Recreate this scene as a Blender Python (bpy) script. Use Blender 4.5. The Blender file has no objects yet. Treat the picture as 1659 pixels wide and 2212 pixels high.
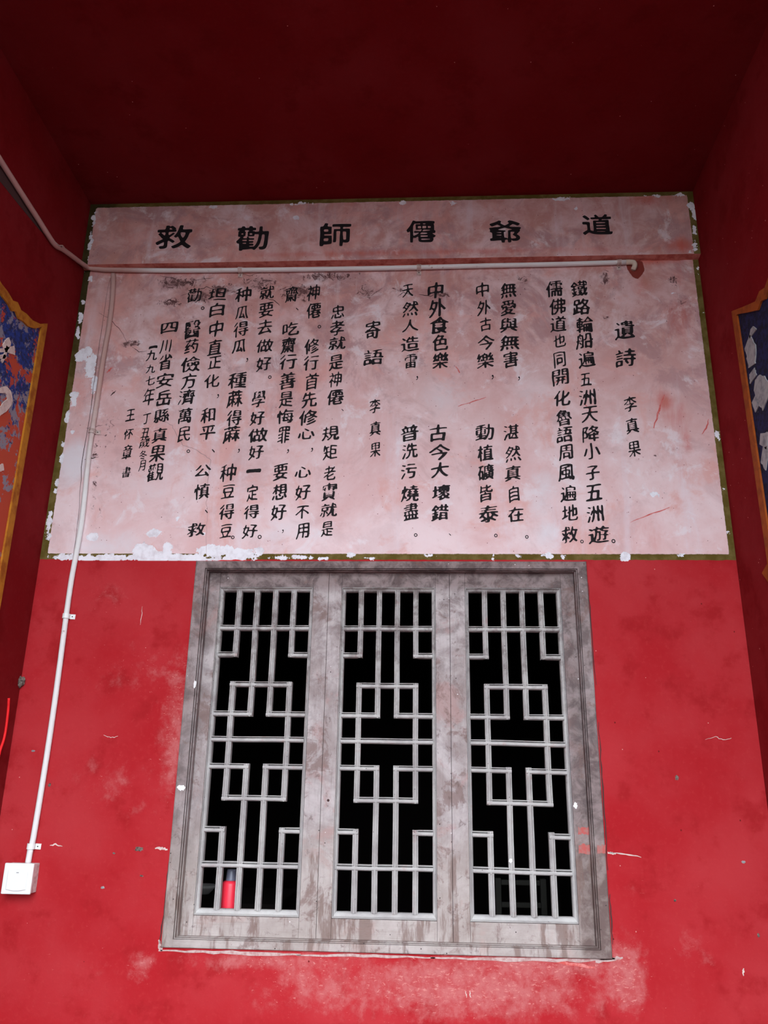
import bpy, bmesh, math, random
import numpy as np
from mathutils import Vector, Matrix

# ------------------------------------------------------------------ camera
CAM = Vector((0.0, -2.6, 1.5))
F, CX, CY = 1760.0, 829.5, 1106.0
PIT, YAW, ROL = math.radians(18.5), math.radians(-3.14), math.radians(0.9)
_cp, _sp, _cy, _sy = math.cos(PIT), math.sin(PIT), math.cos(YAW), math.sin(YAW)
FWD = Vector((_sy * _cp, _cy * _cp, _sp))
_r0 = Vector((_cy, -_sy, 0)); _u0 = _r0.cross(FWD)
RGT = _r0 * math.cos(ROL) + _u0 * math.sin(ROL)
UPV = -_r0 * math.sin(ROL) + _u0 * math.cos(ROL)
scene = bpy.context.scene
camd = bpy.data.cameras.new('camera'); cam = bpy.data.objects.new('camera', camd)
scene.collection.objects.link(cam)
camd.sensor_fit = 'HORIZONTAL'; camd.sensor_width = 36.0
camd.lens = 36.0 * F / 1659.0
camd.clip_start = 0.05
cam.matrix_world = Matrix(((RGT.x, UPV.x, -FWD.x, CAM.x), (RGT.y, UPV.y, -FWD.y, CAM.y), (RGT.z, UPV.z, -FWD.z, CAM.z), (0, 0, 0, 1)))
scene.camera = cam

# ------------------------------------------------------------------ daylight: overcast sky
world = bpy.data.worlds.new('World'); scene.world = world; world.use_nodes = True
wn = world.node_tree; bg = wn.nodes['Background']
bg.inputs[0].default_value = (0.86, 0.95, 1.0, 1)
_tc = wn.nodes.new('ShaderNodeTexCoord'); _sx = wn.nodes.new('ShaderNodeSeparateXYZ'); wn.links.new(_tc.outputs['Generated'], _sx.inputs[0])
_mr = wn.nodes.new('ShaderNodeMapRange'); wn.links.new(_sx.outputs[2], _mr.inputs[0])     # overcast: three times brighter overhead than at the horizon
_mr.inputs[1].default_value = 0.0; _mr.inputs[2].default_value = 1.0; _mr.inputs[3].default_value = 0.55; _mr.inputs[4].default_value = 1.65
wn.links.new(_mr.outputs[0], bg.inputs[1])
vs = scene.view_settings
vs.view_transform = 'Standard'; vs.look = 'None'; vs.gamma = 1.0; vs.use_curve_mapping = False
vs.exposure = 3.35

# ------------------------------------------------------------------ key dimensions (metres)
XL, XR = -1.305, 1.0            # side walls
ZC = 3.628                      # ceiling
ZB = 3.352                      # foot of the lintel band
ZP = 2.205                      # foot of the painted panel
BAND = 0.03                     # how far the lintel stands out
DEPTH = 2.75                     # depth of the porch roof, unseen reach tuned to shade the upper wall
SIDE = 2.7                     # depth of the side walls, unseen end run long to darken them
WX0, WX1, WZ0, WZ1 = -0.767, 0.519, 1.045, 2.198   # window casing

# ------------------------------------------------------------------ helpers
def px(x, y, Y=0.0):
    d = FWD * F + RGT * (x - CX) - UPV * (y - CY)
    return CAM + d * ((Y - CAM.y) / d.y)
def pside(x, y, X):
    d = FWD * F + RGT * (x - CX) - UPV * (y - CY)
    return CAM + d * ((X - CAM.x) / d.x)
COL = scene.collection
def link(o, parent=None):
    COL.objects.link(o)
    if parent: o.parent = parent
    return o
def tag(o, label=None, cat=None, group=None, kind=None):
    if label: o['label'] = label
    if cat: o['category'] = cat
    if group: o['group'] = group
    if kind: o['kind'] = kind
    return o
def empty(name, loc=(0, 0, 0), parent=None):
    o = bpy.data.objects.new(name, None); o.location = loc; o.empty_display_size = 0.05
    return link(o, parent)
def mesh_obj(name, verts, faces, mat, parent=None, smooth=False):
    me = bpy.data.meshes.new(name); me.from_pydata([tuple(v) for v in verts], [], faces); me.update()
    o = bpy.data.objects.new(name, me)
    if mat: me.materials.append(mat)
    if smooth:
        for p in me.polygons: p.use_smooth = True
    link(o)
    if parent:
        o.parent = parent; o.matrix_parent_inverse = Matrix.Translation(-Vector(parent.location)) if parent.location.length else Matrix()
    return o
def bm_obj(name, bm, mat, parent=None, smooth=False):
    me = bpy.data.meshes.new(name); bm.to_mesh(me); bm.free()
    o = bpy.data.objects.new(name, me)
    if mat: me.materials.append(mat)
    if smooth:
        for p in me.polygons: p.use_smooth = True
    link(o)
    if parent:
        o.parent = parent; o.matrix_parent_inverse = Matrix.Translation(-Vector(parent.location)) if parent.location.length else Matrix()
    return o
def bm_box(bm, x0, x1, y0, y1, z0, z1, bev=0.0):
    r = bmesh.ops.create_cube(bm, size=1.0)
    vs_ = r['verts']
    for v in vs_:
        v.co = Vector(((x0 + x1) / 2 + v.co.x * (x1 - x0), (y0 + y1) / 2 + v.co.y * (y1 - y0), (z0 + z1) / 2 + v.co.z * (z1 - z0)))
    if bev > 0:
        es = list({e for v in vs_ for e in v.link_edges})
        bmesh.ops.bevel(bm, geom=es, offset=bev, segments=2, affect='EDGES', profile=0.6)
def box(name, x0, x1, y0, y1, z0, z1, mat, parent=None, bev=0.0):
    bm = bmesh.new(); bm_box(bm, x0, x1, y0, y1, z0, z1, bev)
    return bm_obj(name, bm, mat, parent)
def tube(name, pts, r, mat, parent=None, seg=12, radii=None, cap=True):
    pts = [Vector(p) for p in pts]; n = len(pts); verts = []; faces = []
    ref = Vector((0, -1, 0.03)).normalized()
    for i, p in enumerate(pts):
        t = (pts[min(i + 1, n - 1)] - pts[max(i - 1, 0)]).normalized()
        if abs(t.dot(ref)) > 0.98: rf = Vector((0, 0, 1))
        else: rf = ref
        a = t.cross(rf).normalized(); b = t.cross(a).normalized()
        rr = radii[i] if radii else r
        for k in range(seg):
            an = 2 * math.pi * k / seg
            verts.append(p + a * math.cos(an) * rr + b * math.sin(an) * rr)
    for i in range(n - 1):
        for k in range(seg):
            k2 = (k + 1) % seg
            faces.append((i * seg + k, i * seg + k2, (i + 1) * seg + k2, (i + 1) * seg + k))
    if cap:
        faces.append(tuple(range(seg - 1, -1, -1))); faces.append(tuple((n - 1) * seg + k for k in range(seg)))
    return mesh_obj(name, verts, faces, mat, parent, smooth=True)
def smooth_path(pts, per=6):
    pts = [Vector(p) for p in pts]; out = []
    for i in range(len(pts) - 1):
        p0 = pts[max(i - 1, 0)]; p1 = pts[i]; p2 = pts[i + 1]; p3 = pts[min(i + 2, len(pts) - 1)]
        for k in range(per):
            t = k / per
            out.append(0.5 * ((2 * p1) + (p2 - p0) * t + (2 * p0 - 5 * p1 + 4 * p2 - p3) * t * t + (3 * p1 - p0 - 3 * p2 + p3) * t ** 3))
    out.append(pts[-1]); return out
def lathe(name, prof, mat, parent=None, seg=28, loc=(0, 0, 0)):
    verts = []; faces = []; n = len(prof)
    for r, z in prof:
        for k in range(seg):
            a = 2 * math.pi * k / seg
            verts.append((loc[0] + r * math.cos(a), loc[1] + r * math.sin(a), loc[2] + z))
    for i in range(n - 1):
        for k in range(seg):
            k2 = (k + 1) % seg
            faces.append((i * seg + k, i * seg + k2, (i + 1) * seg + k2, (i + 1) * seg + k))
    return mesh_obj(name, verts, faces, mat, parent, smooth=True)

# ------------------------------------------------------------------ material toolkit
class NT:
    def __init__(s, name):
        s.m = bpy.data.materials.new(name); s.m.use_nodes = True
        s.t = s.m.node_tree; s.b = s.t.nodes['Principled BSDF']
        s.b.inputs['Roughness'].default_value = 0.85
        s.b.inputs['Specular IOR Level'].default_value = 0.25
        s.pos = s.t.nodes.new('ShaderNodeNewGeometry').outputs['Position']
    def n(s, typ, **kw):
        nd = s.t.nodes.new(typ)
        for k, v in kw.items(): setattr(nd, k, v)
        return nd
    def set(s, sock, v):
        if hasattr(v, 'is_output') or isinstance(v, bpy.types.NodeSocket): s.t.links.new(v, sock)
        else: sock.default_value = v
    def math(s, op, a, b=0.0, clamp=False):
        nd = s.n('ShaderNodeMath', operation=op, use_clamp=clamp); s.set(nd.inputs[0], a); s.set(nd.inputs[1], b); return nd.outputs[0]
    def noise(s, scale, detail=4, rough=0.55, vec=None, dist=0.0, stretch=None, off=0.0):
        nd = s.n('ShaderNodeTexNoise'); nd.inputs['Scale'].default_value = scale
        nd.inputs['Detail'].default_value = detail; nd.inputs['Roughness'].default_value = rough; nd.inputs['Distortion'].default_value = dist
        v = vec or s.pos
        if stretch or off:
            mp = s.n('ShaderNodeMapping'); s.set(mp.inputs[0], v)
            mp.inputs['Scale'].default_value = stretch or (1, 1, 1); mp.inputs['Location'].default_value = (off, off * 1.7, off * .6); v = mp.outputs[0]
        s.set(nd.inputs['Vector'], v); return nd.outputs['Fac']
    def ramp(s, v, a, b, lo=0.0, hi=1.0):
        nd = s.n('ShaderNodeMapRange'); nd.interpolation_type = 'SMOOTHSTEP'
        s.set(nd.inputs[0], v)
        nd.inputs[1].default_value = a; nd.inputs[2].default_value = b; nd.inputs[3].default_value = lo; nd.inputs[4].default_value = hi
        return nd.outputs[0]
    def mix(s, f, a, b, blend='MIX'):
        nd = s.n('ShaderNodeMix', data_type='RGBA', blend_type=blend)
        s.set(nd.inputs[0], f)
        s.set(nd.inputs[6], (*a, 1) if isinstance(a, tuple) and len(a) == 3 else a)
        s.set(nd.inputs[7], (*b, 1) if isinstance(b, tuple) and len(b) == 3 else b)
        return nd.outputs[2]
    def attr(s, name): return s.n('ShaderNodeAttribute', attribute_name=name).outputs['Fac']
    def bump(s, h, strength=0.3, dist=0.002):
        nd = s.n('ShaderNodeBump'); nd.inputs['Strength'].default_value = strength; nd.inputs['Distance'].default_value = dist
        s.set(nd.inputs['Height'], h); s.t.links.new(nd.outputs[0], s.b.inputs['Normal'])
    def vor(s, scale, rand=1.0, stretch=None):
        nd = s.n('ShaderNodeTexVoronoi'); nd.inputs['Scale'].default_value = scale; nd.inputs['Randomness'].default_value = rand
        v = s.pos
        if stretch:
            mp = s.n('ShaderNodeMapping'); s.set(mp.inputs[0], v); mp.inputs['Scale'].default_value = stretch; v = mp.outputs[0]
        s.set(nd.inputs['Vector'], v); return nd
    def dots(s, scale, rad, keep=0.3, stretch=None):
        # small sparse dots: cell colour decides which cells hold one
        v = s.vor(scale, stretch=stretch)
        d = s.math('LESS_THAN', v.outputs['Distance'], rad)
        sep = s.n('ShaderNodeSeparateColor'); s.t.links.new(v.outputs['Color'], sep.inputs[0])
        k = s.math('LESS_THAN', sep.outputs[0], keep)
        return s.math('MULTIPLY', d, k)
    def out(s, col): s.set(s.b.inputs['Base Color'], (*col, 1) if isinstance(col, tuple) else col); return s.m

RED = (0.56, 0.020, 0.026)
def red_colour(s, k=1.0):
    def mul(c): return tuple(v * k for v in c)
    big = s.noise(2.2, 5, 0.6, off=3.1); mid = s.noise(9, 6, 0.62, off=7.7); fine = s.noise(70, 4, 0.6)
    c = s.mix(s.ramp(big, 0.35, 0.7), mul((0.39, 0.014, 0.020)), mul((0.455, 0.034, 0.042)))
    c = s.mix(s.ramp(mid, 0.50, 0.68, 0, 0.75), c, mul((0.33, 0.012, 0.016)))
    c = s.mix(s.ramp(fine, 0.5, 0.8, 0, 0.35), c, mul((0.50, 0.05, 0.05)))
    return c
def red_specks(s, c):
    c = s.mix(s.dots(34, 0.055, 0.13), c, (0.66, 0.30, 0.27))
    c = s.mix(s.dots(23, 0.05, 0.3, (1, 1, 0.8)), c, (0.16, 0.012, 0.012))
    return c
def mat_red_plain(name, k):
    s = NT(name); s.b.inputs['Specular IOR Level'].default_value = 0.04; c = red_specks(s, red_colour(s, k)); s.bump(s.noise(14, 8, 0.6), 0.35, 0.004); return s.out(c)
def mat_backwall():
    s = NT('painted_back_wall'); s.b.inputs['Specular IOR Level'].default_value = 0.08
    e = s.math('SUBTRACT', s.noise(55, 6, 0.65), 0.5)       # ragged edges
    e2 = s.math('SUBTRACT', s.noise(24, 7, 0.7, off=5), 0.5)
    red = red_colour(s)
    # rubbed, paler red
    sc = s.attr('scuff')
    sn = s.noise(13, 10, 0.72, off=11, dist=0.12)
    scr = s.ramp(s.math('ADD', s.math('MULTIPLY', sc, 0.75), s.math('MULTIPLY', sn, 1.3)), 0.92, 1.32)
    red = s.mix(s.math('MULTIPLY', scr, 0.75), red, s.mix(s.ramp(s.noise(34, 6, .7, off=77), 0.4, 0.65), (0.53, 0.17, 0.17), (0.47, 0.09, 0.095)))
    scratch = s.noise(60, 5, 0.75, stretch=(1, 1, 2.2), off=2, dist=0.5)
    red = s.mix(s.ramp(s.math('ADD', s.math('MULTIPLY', sc, 0.17), scratch), 0.69, 0.78, 0, 0.7), red, (0.66, 0.27, 0.25))
    red = red_specks(s, red)
    # painted panel: limewash mottled with pink and dust
    z = s.n('ShaderNodeSeparateXYZ'); s.t.links.new(s.pos, z.inputs[0])
    up = s.ramp(z.outputs[2], 2.3, 3.35)                     # the paint is pinker and grimier higher up
    b1 = s.noise(3.0, 6, 0.62, off=1.3, dist=0.5); b2 = s.noise(11, 7, 0.65, off=4.2, dist=0.4); b3 = s.noise(38, 6, 0.7, off=9)
    pan = s.mix(s.ramp(b1, 0.36, 0.66), (0.84, 0.665, 0.695), (0.75, 0.49, 0.50))
    pan = s.mix(s.math('MULTIPLY', up, s.ramp(b2, 0.34, 0.64, 0.25, 0.95)), pan, (0.56, 0.275, 0.245))
    pan = s.mix(s.math('MULTIPLY', s.math('ADD', up, 0.25, True), s.ramp(s.noise(4.5, 7, 0.7, off=22, dist=.8), 0.49, 0.62, 0, 0.7)), pan, (0.44, 0.245, 0.255))
    pan = s.mix(s.ramp(s.noise(5.5, 6, 0.66, off=27, dist=.6), 0.52, 0.66, 0, 0.65), pan, (0.74, 0.38, 0.35))
    pan = s.mix(s.ramp(s.noise(8, 7, 0.7, off=33, dist=.5), 0.55, 0.66, 0, 0.6), pan, (0.84, 0.77, 0.82))
    pan = s.mix(s.ramp(b3, 0.55, 0.8, 0, 0.4), pan, (0.55, 0.30, 0.30))
    drip = s.noise(6, 5, 0.6, stretch=(2.2, 1, 0.18), off=6)
    pan = s.mix(s.ramp(drip, 0.55, 0.72, 0, 0.35), pan, (0.78, 0.70, 0.78))
    bl = s.attr('blush')
    pan = s.mix(s.ramp(s.math('ADD', s.math('MULTIPLY', bl, 0.5), s.math('MULTIPLY', s.noise(9, 8, 0.72, stretch=(1.8, 1, 0.7), off=61, dist=.5), 0.7)), 0.40, 0.92, 0, 0.85), pan, (0.60, 0.12, 0.085))
    dust = s.attr('pale')
    pan = s.mix(s.ramp(s.math('ADD', s.math('MULTIPLY', dust, 0.6), s.math('MULTIPLY', b2, 0.6)), 0.42, 0.85, 0, 0.8), pan, (0.76, 0.72, 0.78))
    dk = s.attr('dirt')
    veins = s.noise(42, 9, 0.78, off=14, dist=1.2)
    pan = s.mix(s.ramp(s.math('ADD', s.math('MULTIPLY', dk, 0.27), veins), 0.69, 0.76, 0, 0.95), pan, (0.07, 0.025, 0.03))
    pan = s.mix(s.ramp(s.math('MULTIPLY', dk, s.noise(12, 6, .7, off=8)), 0.22, 0.6, 0, 0.45), pan, (0.33, 0.19, 0.18))
    pan = s.mix(s.ramp(s.noise(75, 6, 0.8, off=3), 0.64, 0.72, 0, 0.55), pan, (0.38, 0.16, 0.16))
    pan = s.mix(s.dots(60, 0.085, 0.2), pan, (0.22, 0.06, 0.06))
    pan = s.mix(s.dots(38, 0.05, 0.35), pan, (0.30, 0.10, 0.09))
    pan = s.mix(s.dots(21, 0.035, 0.3), pan, (0.08, 0.03, 0.03))
    # red rim near the lintel
    olive = s.mix(s.ramp(s.noise(20, 6, 0.6), 0.4, 0.65), (0.105, 0.074, 0.016), (0.17, 0.125, 0.04))
    inn = s.math('ADD', s.attr('inner'), s.math('MULTIPLY', e, 0.006))
    nz_ = s.ramp(z.outputs[0], -1.12, -1.26); olive = s.mix(s.math('MULTIPLY', s.math('MULTIPLY', nz_, s.ramp(z.outputs[2], 2.7, 3.2)), 0.75), olive, (0.02, 0.016, 0.008))   # shade put into the colour: left edge nearly black near the top
    outd = s.math('ADD', s.attr('outer'), s.math('MULTIPLY', e2, 0.008))
    chip = s.math('ADD', s.attr('chip'), s.math('ADD', s.math('MULTIPLY', e, 0.020), s.math('MULTIPLY', e2, 0.034)))
    col = s.mix(s.ramp(outd, -0.0006, 0.0006), red, olive)
    col = s.mix(s.ramp(inn, -0.0008, 0.0008), col, pan)
    chipc = s.mix(s.ramp(b3, 0.4, 0.7), (0.86, 0.85, 0.92), (0.70, 0.66, 0.72))
    cm = s.math('MULTIPLY', s.ramp(chip, 0.0, 0.0008), s.ramp(s.attr('outer'), -0.006, -0.003))
    col = s.mix(cm, col, chipc)
    hole = s.math('ADD', s.attr('hole'), s.math('MULTIPLY', e, 0.006))
    col = s.mix(s.ramp(hole, 0, 0.0008), col, (0.24, 0.045, 0.035))
    h = s.math('ADD', s.math('MULTIPLY', s.noise(12, 8, 0.6), 1.0), s.math('ADD', s.math('MULTIPLY', cm, -0.25), s.math('MULTIPLY', s.ramp(hole, 0, 0.001), -0.9)))
    s.bump(h, 0.45, 0.004)
    return s.out(col)
def mat_wood():
    s = NT('weathered_grey_wood')
    oi = s.n('ShaderNodeObjectInfo').outputs['Random']
    info = s.n('ShaderNodeSeparateXYZ'); s.t.links.new(s.pos, info.inputs[0])
    ax = s.attr('grain')   # 0 vertical member, 1 horizontal member
    gv = s.noise(14, 7, 0.68, stretch=(7, 3, 0.55), off=2); gh = s.noise(14, 7, 0.68, stretch=(0.55, 3, 7), off=5)
    g = s.n('ShaderNodeMix', data_type='FLOAT'); s.set(g.inputs[0], ax); s.set(g.inputs[2], gv); s.set(g.inputs[3], gh); g = g.outputs[0]
    big = s.noise(5.5, 6, 0.65, off=3, dist=0.6); mid = s.noise(17, 7, 0.7, off=8, dist=0.4); low = s.noise(3.1, 4, .6, off=21)
    # dusty pale grey, with darker mottling higher up
    hz = s.ramp(info.outputs[2], 1.55, 2.2)
    c = s.mix(s.ramp(big, 0.36, 0.62), (0.53, 0.475, 0.485), (0.345, 0.285, 0.285))
    c = s.mix(s.math('MULTIPLY', s.ramp(mid, 0.42, 0.66), s.math('ADD', s.math('MULTIPLY', hz, 0.55), 0.25)), c, (0.17, 0.125, 0.125))
    c = s.mix(s.ramp(g, 0.5, 0.75, 0, 0.5), c, (0.20, 0.15, 0.145))
    c = s.mix(s.ramp(g, 0.28, 0.42, 0.45, 0), c, (0.52, 0.49, 0.50))
    c = s.mix(s.ramp(s.noise(8, 7, 0.7, off=31, dist=0.8), 0.53, 0.66, 0, 0.6), c, (0.42, 0.25, 0.24))   # traces of old red paint
    # the outer members and the head are darker, the meeting stiles paler, the foot dusty beige
    xa = info.outputs[0]; dkx = s.math('MAXIMUM', s.ramp(xa, 0.40, 0.46), s.math('MULTIPLY', s.ramp(xa, -0.68, -0.76), 0.75))
    dkz = s.math('MAXIMUM', s.math('MULTIPLY', dkx, s.ramp(low, 0.3, 0.6, 0.6, 1.0)), s.ramp(info.outputs[2], 2.085, 2.135))
    c = s.mix(s.math('MULTIPLY', dkz, 0.85), c, s.mix(s.ramp(mid, 0.38, 0.62), (0.27, 0.205, 0.205), (0.105, 0.075, 0.075)))
    c = s.mix(s.math('MULTIPLY', s.ramp(info.outputs[2], 1.45, 1.2), 0.45), c, (0.46, 0.40, 0.365))
    c = s.mix(s.ramp(s.noise(9, 6, .7, off=51, dist=.5), 0.55, 0.64, 0, 0.7), c, (0.20, 0.125, 0.115))
    c = s.mix(s.ramp(s.noise(27, 7, .75, off=71, dist=.7), 0.57, 0.66, 0, 0.6), c, (0.15, 0.105, 0.10))
    c = s.mix(s.math('MULTIPLY', s.math('MULTIPLY', s.ramp(xa, 0.43, 0.45), s.ramp(info.outputs[2], 1.35, 1.33)), s.ramp(mid, 0.35, 0.6, 0.35, 0.9)), c, (0.15, 0.10, 0.095))
    # damp streaks near the foot
    ft = s.math('MULTIPLY', s.ramp(info.outputs[2], 1.315, 1.29), s.ramp(s.noise(11, 6, .65, stretch=(2.2, 1, 0.35), off=17), 0.50, 0.60))
    edge = s.ramp(info.outputs[0], -0.45, -0.25)
    c = s.mix(s.math('MULTIPLY', ft, 0.75), c, (0.20, 0.13, 0.115))
    c = s.mix(s.dots(55, 0.10, 0.12), c, (0.07, 0.055, 0.055))
    c = s.mix(s.dots(42, 0.08, 0.12), c, (0.72, 0.68, 0.70))
    c = s.mix(s.ramp(s.noise(90, 5, .75, stretch=(3, 1, .7), off=12), 0.68, 0.74, 0, .7), c, (0.10, .075, .075))
    s.b.inputs['Specular IOR Level'].default_value = 0.12
    s.bump(s.math('ADD', g, s.math('MULTIPLY', mid, 0.6)), 0.6, 0.003)
    return s.out(c)
def mat_bar():
    s = NT('dusty_lattice_wood')
    big = s.noise(7, 6, 0.65, off=3); mid = s.noise(26, 7, 0.7, off=8)
    z = s.n('ShaderNodeSeparateXYZ'); s.t.links.new(s.pos, z.inputs[0])
    hz = s.ramp(z.outputs[2], 1.5, 2.1)
    c = s.mix(s.ramp(big, 0.36, 0.64), (0.56, 0.545, 0.54), (0.43, 0.405, 0.41))
    c = s.mix(s.math('MULTIPLY', s.ramp(mid, 0.44, 0.64), s.math('ADD', s.math('MULTIPLY', hz, 0.6), 0.12)), c, (0.17, 0.13, 0.125))
    c = s.mix(s.ramp(s.noise(12, 6, .7, off=40), 0.6, 0.7, 0, .4), c, (0.45, 0.22, 0.21))
    c = s.mix(s.dots(80, 0.12, 0.12), c, (0.09, 0.07, 0.07))
    s.bump(mid, 0.4, 0.002)
    return s.out(c)
def mat_flat(name, col, rough=0.7, spec=0.3, var=None, vs_=20, bump=0.0):
    s = NT(name); s.b.inputs['Roughness'].default_value = rough; s.b.inputs['Specular IOR Level'].default_value = spec
    c = col
    if var: c = s.mix(s.ramp(s.noise(vs_, 6, 0.65), 0.4, 0.68), col, var)
    if bump: s.bump(s.noise(vs_ * 2, 6, .6), bump, 0.002)
    return s.out(c)
def mat_ink():
    s = NT('brush_ink')
    c = s.mix(s.ramp(s.noise(45, 6, 0.7), 0.60, 0.8, 0, 0.4), (0.010, 0.007, 0.009), (0.10, 0.05, 0.055))
    s.b.inputs['Roughness'].default_value = 0.75; return s.out(c)
def mat_conduit():
    s = NT('conduit_plastic'); z = s.n('ShaderNodeSeparateXYZ'); s.t.links.new(s.pos, z.inputs[0])
    n = s.noise(30, 6, 0.65)
    up = s.ramp(s.math('ADD', z.outputs[2], s.math('MULTIPLY', n, 0.3)), 2.55, 3.05)
    along = s.ramp(z.outputs[0], -1.15, -1.0)      # the level run stays white, the bend and drop were washed over in pink
    f = s.math('MULTIPLY', up, s.math('SUBTRACT', 1.0, along))
    c = s.mix(f, (0.80, 0.79, 0.80), (0.56, 0.36, 0.33))
    c = s.mix(s.ramp(s.noise(22, 7, 0.75, off=3), 0.62, 0.70, 0, 0.7), c, (0.35, 0.19, 0.16))
    s.b.inputs['Roughness'].default_value = 0.5; return s.out(c)
def mat_plaque(name, dark=False):
    # blue ground that has flaked down to red and to bare plaster
    s = NT(name)
    n1 = s.noise(10, 7, 0.72, off=2, dist=0.3); n2 = s.noise(16, 8, 0.75, off=9, dist=0.4); n3 = s.noise(60, 5, 0.7)
    z = s.n('ShaderNodeSeparateXYZ'); s.t.links.new(s.pos, z.inputs[0]); lowr = s.ramp(z.outputs[2], 2.95, 2.2, 0, 0.15)
    if dark:
        c = s.mix(s.ramp(n3, 0.4, 0.6), (0.006, 0.006, 0.02), (0.012, 0.014, 0.07))
        c = s.mix(s.ramp(n2, 0.66, 0.68), c, (0.35, 0.33, 0.42))
    else:
        c = s.mix(s.ramp(n3, 0.42, 0.6), (0.02, 0.05, 0.27), (0.02, 0.025, 0.09))
        c = s.mix(s.ramp(s.math('ADD', n2, lowr), 0.53, 0.56), c, (0.26, 0.24, 0.30))
        c = s.mix(s.ramp(s.math('ADD', n1, lowr), 0.56, 0.575), c, (0.50, 0.07, 0.035))
    s.bump(n1, 0.4, 0.003)
    return s.out(c)

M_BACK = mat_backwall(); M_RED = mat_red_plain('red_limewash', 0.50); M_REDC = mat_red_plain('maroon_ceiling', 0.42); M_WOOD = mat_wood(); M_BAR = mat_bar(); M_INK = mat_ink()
M_COND = mat_conduit()
M_CLIP = mat_flat('clip_plastic', (0.62, 0.50, 0.48), 0.5, 0.3, (0.40, 0.27, 0.24), 60)
M_SCREW = mat_flat('screw_head', (0.03, 0.025, 0.025), 0.5)
M_UNDER = mat_flat('lintel_underside_red', (0.66, 0.24, 0.20), 0.8, 0.1, (0.44, 0.10, 0.08), 26, 0.4)
M_WHITE = mat_flat('switch_white', (0.86, 0.88, 0.89), 0.35, 0.4)
M_SIDEW = mat_flat('switch_side_grimy', (0.72, 0.68, 0.68), 0.5, 0.3, (0.50, 0.38, 0.38), 60)
M_SLIT = mat_flat('indicator_grey', (0.25, 0.26, 0.27), 0.4)
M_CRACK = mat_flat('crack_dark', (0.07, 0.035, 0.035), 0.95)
M_CRACKW = mat_flat('crack_pale', (0.46, 0.30, 0.30), 0.95)
M_SMEAR = mat_flat('red_smear', (0.60, 0.10, 0.09), 0.9, 0.2, (0.68, 0.25, 0.24), 50)
M_DARKIN = mat_flat('near_black_plaster', (0.008, 0.005, 0.006), 0.95, 0.1)  # near-black base colour for the room behind the lattice
M_GOLD = mat_flat('ochre_border', (0.50, 0.20, 0.018), 0.8, 0.2, (0.32, 0.09, 0.010), 26, 0.4)
M_GOLDR = mat_flat('orange_border', (0.34, 0.075, 0.010), 0.8, 0.2, (0.22, 0.045, 0.008), 26, 0.4)
M_PLL = mat_plaque('flaked_blue_ground'); M_PLR = mat_plaque('dark_blue_ground', True)
M_PALE = mat_flat('pale_paint', (0.72, 0.60, 0.56), 0.85, 0.2, (0.55, 0.40, 0.38), 40)
M_GREYP = mat_flat('grey_flaked_paint', (0.36, 0.35, 0.36), 0.85, 0.2, (0.20, 0.20, 0.22), 40)
M_BOTTLE = mat_flat('bottle_red', (0.95, 0.035, 0.07), 0.35, 0.4)
M_CAP = mat_flat('bottle_cap_grey', (0.16, 0.17, 0.24), 0.35, 0.5)
M_CUP = mat_flat('enamel_grey', (0.22, 0.21, 0.21), 0.6)
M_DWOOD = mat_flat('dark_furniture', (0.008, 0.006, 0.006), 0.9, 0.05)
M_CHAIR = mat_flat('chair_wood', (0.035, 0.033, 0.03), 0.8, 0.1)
M_RIB = mat_flat('ribbon_red', (0.90, 0.015, 0.02), 0.6)
M_FLOOR = mat_flat('stone_floor', (0.045, 0.043, 0.042), 0.9, 0.1, (0.03, 0.029, 0.028), 6, 0.3)
M_MUD = mat_flat('mud_clump', (0.20, 0.16, 0.14), 0.95, 0.1, (0.05, 0.03, 0.03), 120, 0.6)
M_SPOT = mat_flat('white_dropping', (0.85, 0.84, 0.86), 0.8)
M_REDPATCH = mat_flat('red_paint_patch', (0.50, 0.11, 0.10), 0.85, 0.2, (0.36, 0.20, 0.19), 50)

# ------------------------------------------------------------------ masks on the back wall, kept as wall coordinates
def ell(lst, y=0.0):
    out = []
    for e in lst:
        c = px(e[0], e[1], y); ax = (px(e[0] + e[2], e[1], y) - c).length; az = (px(e[0], e[1] + e[3], y) - c).length
        out.append((c.x, c.z, ax, az, e[4] if len(e) > 4 else 1.0))
    return out
CHIPS = [(150,1204,40,6),(230,1205,60,8),(330,1201,50,13),(400,1205,60,9),(465,1190,45,13),(520,1196,40,12),(360,1180,12,9),(335,1152,16,9),
 (310,1187,24,14),(384,1120,5,7),(600,1205,25,4),(650,1203,30,4),(700,1206,20,3),(755,1200,8,6),(800,1206,14,4),(925,1200,10,4),(1065,1203,3,6),
 (1120,1200,6,5),(1185,1200,14,7),(1215,1203,8,5),(1350,1203,12,9),(1470,1199,7,4),(450,1208,90,4),(560,1190,8,8),(440,1155,5,4),
 (196,600,5,8),(180,655,4,6),(174,690,5,15),(168,720,5,14),(175,768,14,14),(196,790,12,26),(204,832,9,18),(190,760,10,10),(160,865,7,12),
 (160,852,8,6),(145,900,4,12),(146,880,3,5),(135,985,5,15),(136,960,4,6),(122,1050,4,16),(107,1130,6,28),(106,1160,4,10),(158,932,4,4),(200,1160,14,10),
 (1550,940,4,11),(1564,1055,4,5),(1574,1150,5,3),(1412,1068,8,5),(1422,1072,4,3),(1520,675,3,2),(1508,580,2,3),(1508,592,2,2),(187,578,4,6),
 (1455,634,4,2),(1440,604,3,2)]
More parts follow.
